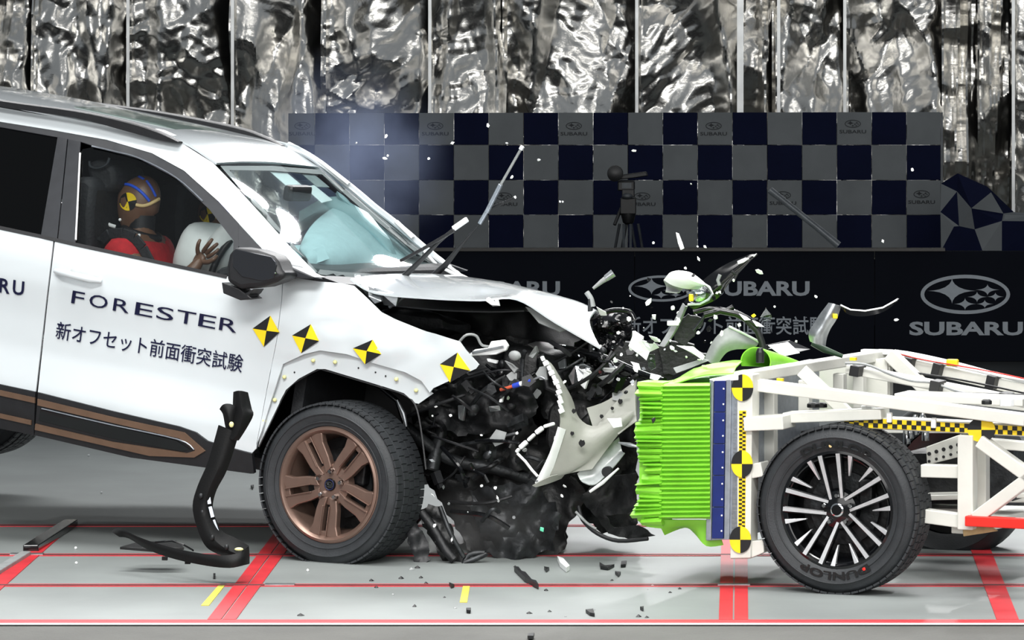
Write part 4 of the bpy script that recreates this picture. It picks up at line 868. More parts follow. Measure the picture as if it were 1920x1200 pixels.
patch([[A(x, y, 1.40), A(x+6, y+12, 1.36), A(x+20, y+30, 1.38)] for x, y in ((632, 358), (650, 372), (670, 395), (700, 420))], 'curtain_airbag', 'airbag_teal', car, 3, 4, .015, 80)

# ---------------------------------------------------------------- wreckage of the front end (parts of the car)
def lerp(a, b, t): return a+(b-a)*t
def crumpled(poly, v0, dv, amp, freq, name, mt, sp=16, thick=.004, parent=None, seed=0, smooth=55):
    # a torn, buckled sheet: depth runs from v0 (left end) to v0+dv (right end) with folds of amplitude amp
    x0, x1 = min(p[0] for p in poly), max(p[0] for p in poly); o_ = Vector((seed*1.7, seed*2.3, seed))
    def fn(x, y):
        n = noise.noise(Vector((x*freq, y*freq, 0))+o_)+.5*noise.noise(Vector((x*freq*2.6, y*freq*2.6, 3))+o_)+.3*abs(noise.noise(Vector((x*freq*5, y*freq*5, 7))+o_))
        f = abs((x*math.cos(seed*2.1)+y*math.sin(seed*2.1))*freq*1.7 % 2-1)-.5
        return A(x, y, v0+dv*(x-x0)/(x1-x0)+amp*(n+.6*f))
    return sheet(poly, fn, name, mt, parent or car, sp*.62, thick, smooth, cf)
def jag(poly, amp, sp=9, seed=1):                # ragged torn outline
    r = random.Random(seed); return [(x+r.uniform(-amp, amp), y+r.uniform(-amp, amp)) for x, y in resample(poly, sp)]
# engine bay interior, from far to near
crumpled([(690, 545), (900, 560), (1050, 600), (1140, 650), (1160, 740), (1130, 860), (1000, 900), (850, 860), (760, 760), (700, 640)], 1.15, .1, .05, .012, 'firewall_panel', 'black', 22, seed=1)
crumpled(jag([(740, 640), (870, 620), (1000, 640), (1130, 660), (1192, 715), (1194, 990), (1130, 1000), (1060, 950), (1062, 1030), (960, 1050), (880, 1045), (855, 985), (800, 900), (770, 790)], 4, 12, 3), .85, .1, .08, .014, 'crushed_radiator_support', 'wreck', 16, seed=2)
for k, (x, y, v, sx, sy, sz, nm) in enumerate(((905, 690, .75, .34, .45, .26, 'engine_block'), (1010, 700, .7, .22, .4, .24, 'air_box'), (880, 830, .7, .35, .4, .28, 'gearbox_housing'), (1000, 880, .75, .26, .35, .3, 'crushed_housing'), (800, 605, .75, .35, .35, .08, 'engine_cover'), (1090, 800, .6, .2, .3, .24, 'lamp_carrier'))):
    m = MB(); m.ball((0, 0, 0), (sx/2, sy/2, sz/2), 22, 14); r_ = random.Random(k)
    pts_ = []
    for p in m.v:
        p = Vector(p); q = Vector([math.copysign(abs(c/(s/2))**.45*s/2, c) if c else 0 for c, s in zip(p, (sx, sy, sz))]); q += .035*nvec(q*7+Vector((k, k, 0))); pts_.append(tuple(q+A(x, y, v)))
    m.v = pts_; m.build(nm, 'wreck' if k % 2 else 'dark', car, smooth=30)
# strut tower, spring, suspension arms, drive shaft
m = MB(); c0 = A(838, 700, .42); m.tube([c0+Vector((.055*math.cos(t*.7), .055*math.sin(t*.7), -.30*t/60)) for t in range(61)], .010, 7); m.build('coil_spring', 'dark', car, smooth=60)
m = MB(); m.tube([A(838, 660, .42), A(830, 800, .40), A(810, 880, .35)], [.03, .028, .03], 12); m.build('strut', 'wreck2', car, smooth=50)
def rod3(pts, name, mt, r, par=None, n=8): m = MB(); m.tube([Vector(q) for q in smoothpoly([tuple(A(*p)) for p in pts], False, 4)], r, n); return m.build(name, mt, par or car, smooth=55)
rod3([(760, 800, .3), (840, 860, .4), (930, 880, .5), (1010, 905, .6)], 'control_arm', 'wreck2', .026)
rod3([(790, 960, .2), (812, 990, .2), (835, 1030, .18), (852, 1050, .18)], 'torn_link', 'dark', .020)
rod3([(825, 950, .2), (845, 1000, .18), (870, 1045, .2)], 'torn_link', 'wreck2', .010)
rod3([(868, 1062, .2), (880, 1040, .22), (912, 1038, .25), (870, 1056, .2)], 'torn_bracket', 'wreck2', .012)
crumpled(jag([(785, 955), (806, 945), (830, 955), (850, 1000), (866, 1040), (900, 1052), (870, 1068), (838, 1066), (815, 1020), (795, 985)], 3, 8, 5), .2, .05, .03, .04, 'torn_arch_liner', 'wreck', 9, seed=4)
crumpled(jag([(757, 985), (778, 975), (800, 1010), (806, 1050), (794, 1062), (776, 1050)], 3, 8, 6), .15, .03, .02, .04, 'torn_arch_liner', 'black', 9, seed=5)
# big dark sheets of undertray and inner bumper
crumpled(jag([(770, 765), (850, 735), (960, 750), (1010, 800), (1000, 880), (900, 890), (820, 850), (782, 820)], 3, 10, 7), .42, .15, .06, .016, 'inner_wing_panel', 'wreck', 13, seed=6)
crumpled(jag([(790, 850), (860, 850), (960, 870), (1060, 880), (1110, 930), (1060, 990), (1062, 1030), (1030, 1050), (960, 1050), (890, 1045), (862, 1000), (830, 940)], 4, 11, 8), .5, .1, .07, .016, 'undertray', 'wreck', 14, seed=7)
crumpled(jag([(880, 920), (1000, 900), (1050, 960), (1040, 1030), (960, 1055), (905, 1035)], 5, 10, 9), .38, .1, .06, .02, 'undertray', 'wreck2', 13, seed=9)
crumpled(jag([(1085, 935), (1120, 900), (1192, 885), (1194, 960), (1135, 968), (1150, 990), (1200, 985), (1230, 1005), (1180, 1012), (1140, 1000), (1115, 965)], 2, 10, 10), .5, -.1, .04, .02, 'lower_grille', 'wreck', 12, seed=8)
rod3([(1085, 950, .45), (1093, 975, .42), (1120, 1000, .4), (1160, 1014, .4), (1215, 1010, .4)], 'torn_hose', 'black', .009)
rod3([(1080, 960, .42), (1100, 980, .4), (1118, 992, .4)], 'torn_hose', 'greyp', .006)
crumpled(jag([(800, 740), (900, 700), (990, 720), (1010, 770), (960, 810), (860, 815), (810, 790)], 4, 10, 11), .34, .1, .05, .02, 'battery_tray', 'dark', 12, seed=10)
crumpled([(740, 600), (790, 620), (860, 640), (872, 655), (830, 655), (770, 632)], .12, .02, .01, .03, 'inner_wing_flange', 'black', 10, seed=11)
rod3([(862, 640, .15), (875, 628, .15), (893, 630, .18), (905, 648, .2), (935, 650, .25)], 'wiring_loom', 'greyp', .006)
# radiator tank, fan shroud, long beams toward the honeycomb block
crumpled(jag([(1000, 700), (1060, 690), (1150, 700), (1190, 730), (1180, 780), (1090, 800), (1020, 780)], 5, 10, 12), .55, .1, .07, .02, 'fan_shroud', 'wreck', 12, seed=12)
crumpled(jag([(1080, 640), (1130, 600), (1190, 610), (1190, 690), (1120, 710), (1075, 690)], 5, 9, 13), .75, .1, .07, .02, 'fan_shroud', 'black_gloss', 12, seed=13)
crumpled(jag([(1120, 600), (1150, 582), (1180, 592), (1188, 625), (1170, 665), (1130, 680), (1112, 640)], 4, 8, 14), .65, .1, .05, .03, 'torn_duct', 'black_gloss', 10, seed=14)
rod3([(1100, 602, .5), (1125, 590, .5), (1150, 582, .55), (1180, 585, .6), (1190, 600, .6)], 'torn_hose', 'black_gloss', .012)
rod3([(1108, 660, .5), (1106, 600, .5), (1108, 560, .5)], 'torn_strap', 'black', .012); rod3([(1100, 548, .5), (1108, 560, .5), (1112, 575, .5)], 'torn_strap', 'greyp', .012)
rod3([(1060, 655, .5), (1130, 670, .5), (1200, 700, .45), (1245, 715, .4)], 'crushed_beam', 'black_gloss', .018)
rod3([(1040, 650, .6), (1100, 660, .6), (1170, 690, .6), (1240, 712, .5)], 'torn_hose', 'black_gloss', .011)
# bright bracket on the inner wing, cable with blue tape
m = MB(); q = [(875, 668), (890, 655), (915, 652), (920, 640), (945, 637), (952, 648), (948, 657), (928, 665), (890, 667)]; m.prism([A(x, y, .18) for x, y in q], (0, .02, 0)); m.build('headlamp_bracket', 'white', car, bevel=.004)
m = MB(); m.bar(A(885, 662, .165), A(945, 650, .165), .006, .012); m.build('bracket_rib', 'steel', car.children[-1], bevel=.002)
lm = rod3([(938, 731, .22), (962, 724, .22)], 'cable', 'orange', .007); rod3([(962, 724, .22), (975, 720, .22)], 'tape_wrap', 'bluec', .011, lm); rod3([(975, 720, .22), (985, 717, .22)], 'tape_wrap', 'white', .010, lm); rod3([(985, 717, .22), (996, 714, .22)], 'tape_wrap', 'bluec', .011, lm); rod3([(996, 714, .22), (1012, 707, .22), (1022, 711, .22)], 'cable_end', 'steel', .005, lm)
m = MB(); m.prism([A(x, y, .22) for x, y in ((1012, 688), (1023, 686), (1026, 712), (1012, 712), (1004, 701))], (0, .01, 0)); m.build('torn_tab', 'greyp', car)
# crushed crash box (bright metal) and clutter
for i, (poly, v, mt) in enumerate((([(1065, 705), (1078, 685), (1092, 682), (1108, 690), (1104, 712), (1092, 725), (1085, 718), (1075, 728)], .42, 'steel'), ([(1082, 690), (1094, 700), (1088, 722), (1096, 730), (1106, 700)], .38, 'white'), ([(1045, 680), (1058, 672), (1060, 690), (1048, 692)], .4, 'steel'),
    ([(1127, 690), (1150, 690), (1152, 700), (1133, 698)], .42, 'white'), ([(1120, 707), (1150, 700), (1160, 705), (1140, 720)], .42, 'greyp'), ([(1185, 620), (1205, 636), (1192, 650), (1184, 640)], .5, 'white'), ([(1140, 680), (1160, 690), (1156, 702), (1144, 694)], .45, 'steel'),
    ([(945, 676), (958, 682), (970, 692), (964, 700)], .24, 'greyp'), ([(912, 672), (932, 676), (930, 682), (914, 678)], .24, 'white'), ([(990, 668), (1004, 648), (1008, 660), (998, 672)], .4, 'greyp'), ([(858, 760), (872, 760), (868, 790), (860, 786)], .24, 'steel'), ([(915, 762), (938, 760), (938, 770), (918, 772)], .26, 'steel'), ([(938, 740), (943, 740), (940, 755), (935, 754)], .26, 'white'), ([(690, 536), (712, 546), (715, 565), (702, 570), (690, 556)], .22, 'steel'))):
    m = MB(); m.prism([A(x, y, v+.02*math.sin(x)) for x, y in poly], (0, .02, 0)); m.build('torn_bracket', mt, car, bevel=.003)
r_ = random.Random(5)
for k in range(46):                              # small housings, plugs and clips still hanging in the bay
    x, y = r_.choice(((r_.uniform(790, 1000), r_.uniform(690, 900)), (r_.uniform(1000, 1190), r_.uniform(640, 800)), (r_.uniform(880, 1010), r_.uniform(660, 740))))
    v = r_.uniform(.2, .36) if x < 1000 else r_.uniform(.3, .5); c = A(x, y, v); s_ = r_.uniform(.012, .04); R_ = Matrix.Rotation(r_.uniform(0, 6), 3, 'Y') @ Matrix.Rotation(r_.uniform(-1, 1), 3, 'X')
    m = MB(); t = k % 4
    if t == 0: m.box(c, (s_*1.6, s_, s_), R_); m.box(c+R_ @ Vector((s_, 0, 0)), (s_*.8, s_*.6, s_*.6), R_); nm = 'connector'
    elif t == 1: m.tube([c+R_ @ Vector((a*s_*2, 0, .6*s_*math.sin(a*3))) for a in (-1, -.5, 0, .5, 1)], s_*.28, 7); nm = 'hose_end'
    elif t == 2: m.add([c+R_ @ Vector((s_*a, .004, s_*b)) for a, b in ((-1, -.6), (.2, -1), (1, -.1), (.4, .8), (-.6, .5))], [(0, 1, 2, 3, 4)]); nm = 'torn_tab'
    else: m.ball(c, (s_*.8, s_*.5, s_*.6), 10, 6, R_); nm = 'grommet'
    m.build(nm, r_.choice(('black_gloss', 'wreck2', 'dark', 'greyp', 'black', 'wreck2', 'black_gloss')), car, solid=.004 if t == 2 else 0, smooth=40)
r_ = random.Random(9)
for k in range(34):                              # torn hoses, straps and wires through the wreck
    x, y = (r_.uniform(800, 1010), r_.uniform(690, 1000)) if k % 3 else (r_.uniform(1040, 1190), r_.uniform(650, 770)); a = r_.uniform(-.9, 1.1); L_ = r_.uniform(20, 75); v = r_.uniform(.18, .34) if x < 1010 else r_.uniform(.3, .5)
    rod3([(x-L_*math.cos(a), y-L_*math.sin(a), v+.05), (x+r_.uniform(-12, 12), y+r_.uniform(-12, 12), v), (x+L_*math.cos(a)*.8, y+L_*math.sin(a)*.8, v+.04)], r_.choice(('torn_hose', 'torn_strap', 'wiring_loom')), r_.choice(('black', 'black_gloss', 'dark', 'wreck2')), r_.uniform(.004, .013), None, 6)
# ---------------------------------------------------------------- torn bumper cover (seen from inside)
bf = Frame(cf.l2w(A(1060, 800, .25)), *cf.A); bm_ = thing('bumper_cover', bf, 'torn white bumper cover bent between the crushed car front and the green block', 'bumper')
def Q(x, y, v): return bf.w2l(cf.l2w(A(x, y, v)))
def bsheet(rows, name, mt='bumper', nu=4, nv=4, thick=.004, par=None): return patch([[Q(*p) for p in r] for r in rows], name, mt, par or bm_, nu, nv, thick, 45)
bsheet([[(1018, 672, .20), (1030, 680, .22), (1038, 690, .24)], [(1046, 722, .20), (1058, 735, .24), (1070, 745, .30)], [(1049, 770, .20), (1068, 775, .24), (1085, 785, .30)], [(1049, 800, .20), (1080, 812, .25), (1120, 800, .33)], [(1036, 840, .20), (1085, 845, .26), (1190, 770, .36)], [(1020, 885, .20), (1075, 880, .26), (1150, 825, .34)], [(1008, 908, .20), (1050, 890, .25), (1110, 880, .30)]], 'bumper_shell')
bsheet([[(1120, 800, .34), (1150, 760, .38), (1192, 715, .42)], [(1145, 800, .34), (1170, 780, .38), (1192, 760, .40)], [(1160, 815, .34), (1180, 800, .36), (1194, 790, .38)]], 'bumper_shell')
bsheet([[(1100, 765, .36), (1140, 750, .4), (1194, 712, .44)], [(1115, 812, .36), (1150, 800, .4), (1194, 790, .42)]], 'bumper_shell')
m = MB(); pts_ = [(1018, 672), (1030, 690), (1039, 708), (1047, 725), (1050, 745), (1053, 770)]
for i, (x, y) in enumerate(resample(pts_, 9, False)): m.bar(Q(x-2, y-4, .185), Q(x+1.5, y+4.5, .185), .016, .014+.008*(i % 2), (1, 0, 0))
m.build('clip_edge', 'white', bm_, bevel=.003)
bsheet([[(1046, 800, .18), (1052, 802, .19), (1060, 805, .21)], [(1030, 850, .18), (1036, 852, .19), (1044, 855, .21)], [(1003, 905, .18), (1012, 908, .19), (1026, 905, .22)]], 'bumper_lip', 'white')
bsheet([[(998, 910, .17), (1030, 893, .2), (1060, 886, .26)], [(1004, 913, .18), (1030, 905, .22), (1052, 896, .27)]], 'bumper_lip', 'bumper')
bsheet([[(1082, 888, .30), (1105, 868, .33), (1135, 840, .36), (1160, 820, .40)], [(1090, 903, .30), (1112, 893, .33), (1140, 868, .36), (1166, 845, .40)], [(1105, 910, .28), (1120, 907, .31), (1148, 880, .34), (1172, 850, .38)]], 'fog_lamp_trim', mat('frosted_lens', 'a5aaaa', .25, vary=.2, scale=25))
m = MB(); m.tube([Q(1106, 922, .26), Q(1130, 905, .26), Q(1160, 878, .28)], [.006, .008, .004], 7); m.build('fog_lamp_edge', 'white', bm_, smooth=50)
m = MB(); m.lathe([(.0, 0), (.022, 0), (.024, .02), (.012, .03)], 16, Q(1137, 885, .28), 1); m.build('fog_lamp_socket', 'black', bm_, smooth=40)
m = MB(); m.tube([Q(1160, 830, .34), Q(1180, 834, .34), Q(1198, 838, .34)], [.004, .010, .004], 8); m.build('chrome_strip', 'steel', bm_, smooth=40)
for p, r in (((1078, 770, .22), .008), ((1093, 830, .235), .012), ((1075, 812, .235), .007), ((1165, 752, .38), .009), ((1150, 765, .36), .006), ((1130, 780, .34), .007)):
    m = MB(); c = Q(*p); m.add([c+Vector((r*(1.2+.4*math.sin(5*a))*math.cos(a), -.012, r*(1.2+.4*math.sin(3*a))*math.sin(a))) for a in [i*math.pi/4 for i in range(8)]], [tuple(range(8))]); m.build('tear_hole', 'blk', bm_, fix=False, solid=.003)
m = MB(); pl = [(968, 848), (975, 840), (990, 826), (1005, 812), (1020, 800), (1043, 793)]
for i, (x, y) in enumerate(pl[:-1]): x2, y2 = pl[i+1]; m.bar(Q(x, y, .16), Q(lerp(x, x2, .85), lerp(y, y2, .85), .16), .02, .014+.006*(i % 2))
one_ = m.build('bracket_strip', 'white', bm_, bevel=.005); m = MB(); m.tube([Q(970, 850, .16), Q(985, 865, .16), Q(998, 882, .16), Q(1008, 893, .17)], .006, 7); m.build('strip_tail', 'white', bm_, smooth=50)
# ---------------------------------------------------------------- torn arch moulding and front lip, lying to the left of the wheel
af = Frame(G(420, 1068)); am = thing('arch_moulding', af, 'torn black wheel arch moulding bent upright with its lip lying on the floor', 'car part')
YM = 20.15
def N(x, y, dy=0): return af.w2l(P(x, y, YM+dy))
def nsheet(rows, name, mt='black_deep', par=None, th=.006): return patch([[N(*p) for p in r] for r in rows], name, mt, par or am, 4, 4, th, 40)
nsheet([[(411, 797, 0), (433, 806, -.02), (447, 812, 0)], [(392, 865, 0), (412, 872, -.03), (424, 880, .0)], [(372, 912, 0), (393, 915, -.03), (404, 918, 0)], [(363, 948, 0), (382, 955, -.03), (397, 950, 0)], [(370, 985, -.02), (390, 985, -.05), (405, 980, 0)], [(385, 1020, -.05), (402, 1012, -.08), (418, 1000, -.02)], [(402, 1033, -.05), (425, 1030, -.10), (440, 1010, -.04)], [(425, 1042, -.02), (448, 1040, -.14), (466, 1026, -.05)]], 'moulding')
nsheet([[(440, 735, .02), (448, 733, -.01), (463, 736, .02)], [(439, 760, .02), (452, 762, -.03), (470, 768, .02)], [(440, 775, .0), (455, 780, -.04), (473, 778, .0)], [(432, 800, .0), (447, 810, -.04), (460, 802, .0)], [(424, 818, .0), (436, 824, -.03), (446, 824, 0)]], 'mounting_head')
nsheet([[(413, 766, .01), (420, 759, .0), (432, 758, 0)], [(420, 775, .01), (428, 775, -.02), (440, 765, 0)], [(424, 795, .01), (432, 800, -.02), (442, 790, 0)], [(428, 812, .01), (433, 814, -.01), (440, 806, 0)]], 'mounting_tab')
m = MB(); m.ball(N(434, 796, -.04), (.010, .006, .012), 10, 6); m.build('clip', 'clip', am, smooth=60); m = MB(); m.ball(N(448, 1030, -.12), (.018, .008, .008), 10, 6); m.build('clip', 'clip', am, smooth=60)
for i, ((xa, ya), (xb, yb)) in enumerate((((390, 925), (393, 945)), ((394, 950), (399, 970)), ((400, 975), (408, 998)))): m = MB(); m.bar(N(xa, ya, -.02), N(xb, yb, -.03), .008, .014, (1, 0, 0)); m.build('slot_edge', 'alu', am)
for (x, y, d) in ((398, 1008, -.09), (425, 1026, -.11), (380, 960, -.03), (377, 930, -.03)): m = MB(); m.ball(N(x, y, d), (.010, .008, .012), 8, 5); m.build('boss', 'wreck2', am, smooth=60)
nsheet([[(209, 996, .25), (215, 1001, .24), (224, 1007, .24)], [(224, 990, .25), (232, 998, .22), (242, 1010, .22)], [(262, 1008, .14), (270, 1018, .12), (280, 1032, .12)], [(320, 1026, .02), (325, 1036, .0), (330, 1049, .0)], [(380, 1038, -.10), (384, 1048, -.12), (388, 1061, -.12)], [(425, 1041, -.16), (428, 1052, -.18), (430, 1065, -.18)], [(455, 1034, -.14), (456, 1046, -.16), (457, 1060, -.16)], [(467, 1026, -.05), (468, 1040, -.07), (468, 1057, -.07)]], 'front_lip')
for x, y in ((309, 1046), (352, 1053)): m = MB(); m.box(N(x, y+1, -.02), (.022, .02, .014)); m.build('clip_foot', 'black_deep', am)
m = MB(); m.tube([N(282, 1018, .12), N(322, 1014, .2), N(345, 1022, .2), N(362, 1032, .0)], .004, 6); m.build('wire_brace', 'black_gloss', am, smooth=50)
m = MB(); m.prism([N(*p) for p in ((225, 1030, .3), (260, 1020, .4), (330, 1018, .4), (345, 1031, .25), (300, 1036, .25))], (0, 0, .01)); m.build('liner_flap', 'wreck', am)
# ---------------------------------------------------------------- crash dummies
def skin(name, joints, edges, mt, parent, sub=2):
    me = bpy.data.meshes.new(name); me.from_pydata([tuple(j[0]) for j in joints], edges, []); o = link(bpy.data.objects.new(name, me), parent)
    md = o.modifiers.new('skin', 'SKIN')
    for i, j in enumerate(joints):
        r = j[1]; me.skin_vertices[0].data[i].radius = r if isinstance(r, tuple) else (r, r)
    me.skin_vertices[0].data[0].use_root = True
    if sub: q = o.modifiers.new('s', 'SUBSURF'); q.levels = q.render_levels = sub
    me.materials.append(M[mt])
    for p in me.polygons: p.use_smooth = True
    md.use_smooth_shade = True; return o
du_f = Frame(cf.l2w((-.98, .47, .30)), *cf.A)
du = thing('crash_dummy', du_f, 'brown headed crash dummy in red shirt at the near window, one hand raised', 'crash dummy')
def U_(x, y, v): return du_f.w2l(cf.l2w(A(x, y, v)))
hc_ = U_(257, 383, .47); tilt = Matrix.Rotation(math.radians(22), 3, 'Y')
def head_mesh():
    m = MB(); m.ball((0, 0, 0), (.098, .080, .134), 36, 24); out = []
    for v in m.v:
        x, y, z = v
        if z < 0: k = -z/.134; x = x*(1-.22*k)+.028*k; y *= 1-.20*k
        if x > 0: n = math.exp(-((z+.035)/.03)**2-(y/.016)**2); x += .014*n; x += .006*math.exp(-((z-.02)/.014)**2); x -= .008*math.exp(-((z+.008)/.018)**2)*(1 if abs(y) < .05 else .3); x += .006*math.exp(-((z+.085)/.012)**2-(y/.03)**2)
        n = math.exp(-((z+.03)/.025)**2-((x+.005)/.018)**2)*.008; y += math.copysign(n, y) if abs(y) > .03 else 0
        out.append(Vector((x, y, z)))
    m.v = [tuple(tilt @ p+hc_) for p in out]; return m
hm = head_mesh()
bodyj = [(U_(258, 560, .47), (.15, .17)), (U_(256, 510, .47), (.14, .18)), (U_(256, 470, .47), (.13, .17)), (U_(262, 445, .47), (.07, .08)), (U_(262, 420, .47), (.050, .052)), (hc_-Vector((0, 0, .03)), (.05, .05)),
         (U_(228, 478, .25), (.07, .07)), (U_(272, 520, .22), (.055, .055)), (U_(330, 535, .20), (.045, .045)), (U_(366, 503, .24), (.034, .03)), (U_(377, 482, .27), (.040, .020)),
         (U_(286, 468, .69), (.07, .07)), (U_(330, 520, .72), (.055, .055)), (U_(390, 510, .66), (.045, .045)), (U_(420, 495, .6), (.035, .03)),
         (U_(330, 575, .38), (.09, .09)), (U_(430, 560, .36), (.07, .07)), (U_(330, 575, .58), (.09, .09)), (U_(450, 560, .58), (.07, .07))]
bd_ = skin('body', bodyj, [(0, 1), (1, 2), (2, 3), (3, 4), (4, 5), (2, 6), (6, 7), (7, 8), (8, 9), (9, 10), (2, 11), (11, 12), (12, 13), (13, 14), (0, 15), (15, 16), (0, 17), (17, 18)], 'skin', du)
hd = hm.build('head', 'skin', du, smooth=80)
hbv = bvh_of(hm.v, hm.f)
def HP(x, y, off=.003): return onto(du_f, hbv, x, y, off)
def ribbon(pts, r, name, mt): m = MB(); m.tube([HP(x, y, .001) for x, y in smoothpoly(pts, False, 4)], r, 8); return m.build(name, mt, hd, smooth=60)
ribbon([(224, 347), (240, 346), (256, 353), (270, 365), (280, 377)], .007, 'blue_stripe', 'bluepaint'); ribbon([(248, 328), (258, 330), (270, 336)], .006, 'blue_stripe', 'bluepaint'); ribbon([(275, 339), (284, 352), (292, 368)], .006, 'blue_stripe', 'bluepaint')
ribbon([(255, 384), (268, 386), (282, 382), (298, 373)], .008, 'cream_stripe', 'creampaint'); ribbon([(283, 419), (290, 412)], .008, 'chalk_mark', 'creampaint')
m = MB()
for q in range(4):
    m.mi(q % 2); a0 = math.pi/2*q+.2
    ring = [HP(240+16*math.cos(a0+math.pi/2*i/6), 378-17*math.sin(a0+math.pi/2*i/6)) for i in range(7)]; m.add([HP(240, 378)]+ring, [(0, i+1, i+2) for i in range(6)])
m.build('target_marker', ['yellow', 'blk'], hd, fix=False, solid=.002)
# shirt, collar, straps
sh = skin('shirt', [(U_(258, 560, .47), (.165, .185)), (U_(256, 510, .47), (.158, .198)), (U_(258, 474, .47), (.150, .190)), (U_(264, 452, .47), (.085, .09)), (U_(228, 478, .25), (.085, .085)), (U_(250, 505, .22), (.075, .075)), (U_(288, 468, .69), (.085, .085)), (U_(312, 500, .72), (.07, .07))], [(0, 1), (1, 2), (2, 3), (2, 4), (4, 5), (2, 6), (6, 7)], 'shirt', du)
m = MB(); c = U_(265, 438, .47); m.tube([c+Vector((.075*math.cos(t*math.pi/10), .075*math.sin(t*math.pi/10), -.012*math.cos(t*math.pi/10))) for t in range(21)], .020, 10); m.build('collar', 'black', du, smooth=60)
m = MB(); m.tube([c+Vector((0, 0, -.02)), c+Vector((-.01, 0, .08))], .060, 16); m.build('neck_cover', 'black', du, smooth=60)
sp_ = [U_(x, y, v) for x, y, v in ((190, 470, .36), (192, 450, .30), (205, 438, .27), (230, 437, .25), (252, 446, .24), (268, 465, .24), (282, 492, .24), (288, 505, .24))]
m = MB()
for p, q in zip(sp_, sp_[1:]): m.bar(p, q, .045, .012, (0, 1, 0))
m.build('harness', 'cloth_black', du, bevel=.004)
m = MB(); m.tube([Vector(q) for q in smoothpoly([tuple(U_(*p)) for p in ((214, 372, .5), (202, 368, .45), (190, 378, .42), (186, 392, .40), (190, 408, .40), (202, 420, .40), (216, 425, .42))], False, 4)], .009, 8); m.build('sensor_cable', 'white', du, smooth=60)
for x, y in ((261, 441), (225, 412)): m = MB(); m.ball(U_(x, y, .30), .007, 8, 5); m.build('sensor_bolt', 'white', du)
# hand with five spread fingers on the airbag
vh = .265
def finger(pts, r): return [(U_(x, y, vh+dv), q) for (x, y, dv), q in zip(pts, r)]
hj = [(U_(366, 502, .25), (.030, .024)), (U_(374, 486, vh), (.036, .018)), (U_(381, 474, vh), (.036, .016))]; he = [(0, 1), (1, 2)]
m_hand = skin('hand', hj, he, 'skin', du)
for nm, pts, r in (('finger', [(372, 478, 0), (370, 466, -.02), (372, 456, -.03), (376, 448, -.02)], (.012, .0095, .009, .007)), ('finger', [(380, 474, 0), (386, 464, -.02), (393, 455, -.03), (399, 447, -.015)], (.012, .0100, .009, .007)), ('finger', [(386, 476, 0), (395, 468, -.02), (403, 461, -.025), (409, 456, -.01)], (.012, .0095, .009, .007)), ('finger', [(388, 482, 0), (397, 478, -.02), (405, 472, -.02), (411, 466, -.01)], (.011, .009, .008, .0065)), ('thumb', [(376, 490, 0), (390, 492, -.03), (401, 486, -.03), (408, 479, -.01)], (.014, .011, .010, .008))):
    skin(nm, finger(pts, r), [(0, 1), (1, 2), (2, 3)], 'skin', m_hand)
du2 = copy_tree(du); off_ = cf.A[1]*.80+cf.A[2]*-.06+cf.A[0]*-.02; du2.location = du.location+off_
du2['label'] = 'second crash dummy half hidden beyond the nearer one, in shade'
for o in (du, du2): o['group'] = 'crash dummies in the car'
# ---------------------------------------------------------------- pieces thrown into the air
def YV(v, px=1300, py=600): return cf.l2w(A(px, py, v))
def plate(poly, Y, th, mt, name, label, cat, dYs=None, group=None, bev=.002, **k):   # bent plate; dYs gives each corner its own depth
    pts = [P(x, y, Y+(dYs[i] if dYs else 0)) for i, (x, y) in enumerate(poly)]; m = MB(); m.prism(pts, (0, th, 0))
    c = sum(pts, Vector())/len(pts); return one(m, name, mt, c, label, cat, group, bevel=bev, **k)
YF = 20.55
def npatch(rows, name, mt, fr_, par, th=.005, Y=YF, cr=0): return patch([[fr_.w2l(P(x, y, Y+d)) for x, y, d in r] for r in rows], name, mt, par, 4, 4, th, 45, crumple=cr, cs=9)
# headlamp
hf = Frame(P(1298, 540, YF)); hl = thing('headlamp', hf, 'torn off headlamp with clear lens and white housing flying above the wreck', 'headlamp')
npatch([[(1246, 524, .0), (1256, 513, -.02), (1272, 509, 0)], [(1262, 534, -.02), (1280, 518, -.06), (1292, 512, -.02)], [(1288, 540, -.03), (1300, 527, -.08), (1306, 520, -.03)], [(1308, 540, -.02), (1320, 534, -.05), (1318, 530, 0)]], 'lamp_housing', 'white', hf, hl)
npatch([[(1282, 538, -.01), (1288, 552, -.02), (1292, 566, 0)], [(1302, 533, -.05), (1308, 550, -.08), (1306, 570, -.04)], [(1322, 536, -.05), (1332, 550, -.07), (1326, 567, -.03)], [(1330, 540, .02), (1337, 552, .03), (1332, 562, .02)]], 'lens', 'clear', hf, hl)
m = MB(); m.tube([hf.w2l(P(x, y, YF+d)) for x, y, d in ((1290, 571, 0), (1312, 570, -.03), (1328, 562, -.02), (1336, 551, .02), (1330, 538, .02), (1318, 531, 0), (1296, 534, -.05))], .005, 7); m.build('lens_rim', 'white', hl, smooth=60)
m = MB(); m.lathe([(.01, -.01), (.03, 0), (.034, .03), (.02, .05)], 18, hf.w2l(P(1310, 552, YF+.02)), 1); m.build('projector', 'chrome', hl, smooth=40)
m = MB(); m.box(hf.w2l(P(1296, 558, YF-.04)), (.02, .015, .03)); m.build('bulb', 'yellow', hl, bevel=.004)
npatch([[(1244, 526, 0), (1250, 540, .02), (1248, 546, .0)], [(1262, 536, 0), (1262, 545, .03), (1258, 547, 0)], [(1282, 540, 0), (1276, 546, .02), (1270, 548, 0)]], 'bracket_arm', 'greyp', hf, hl)
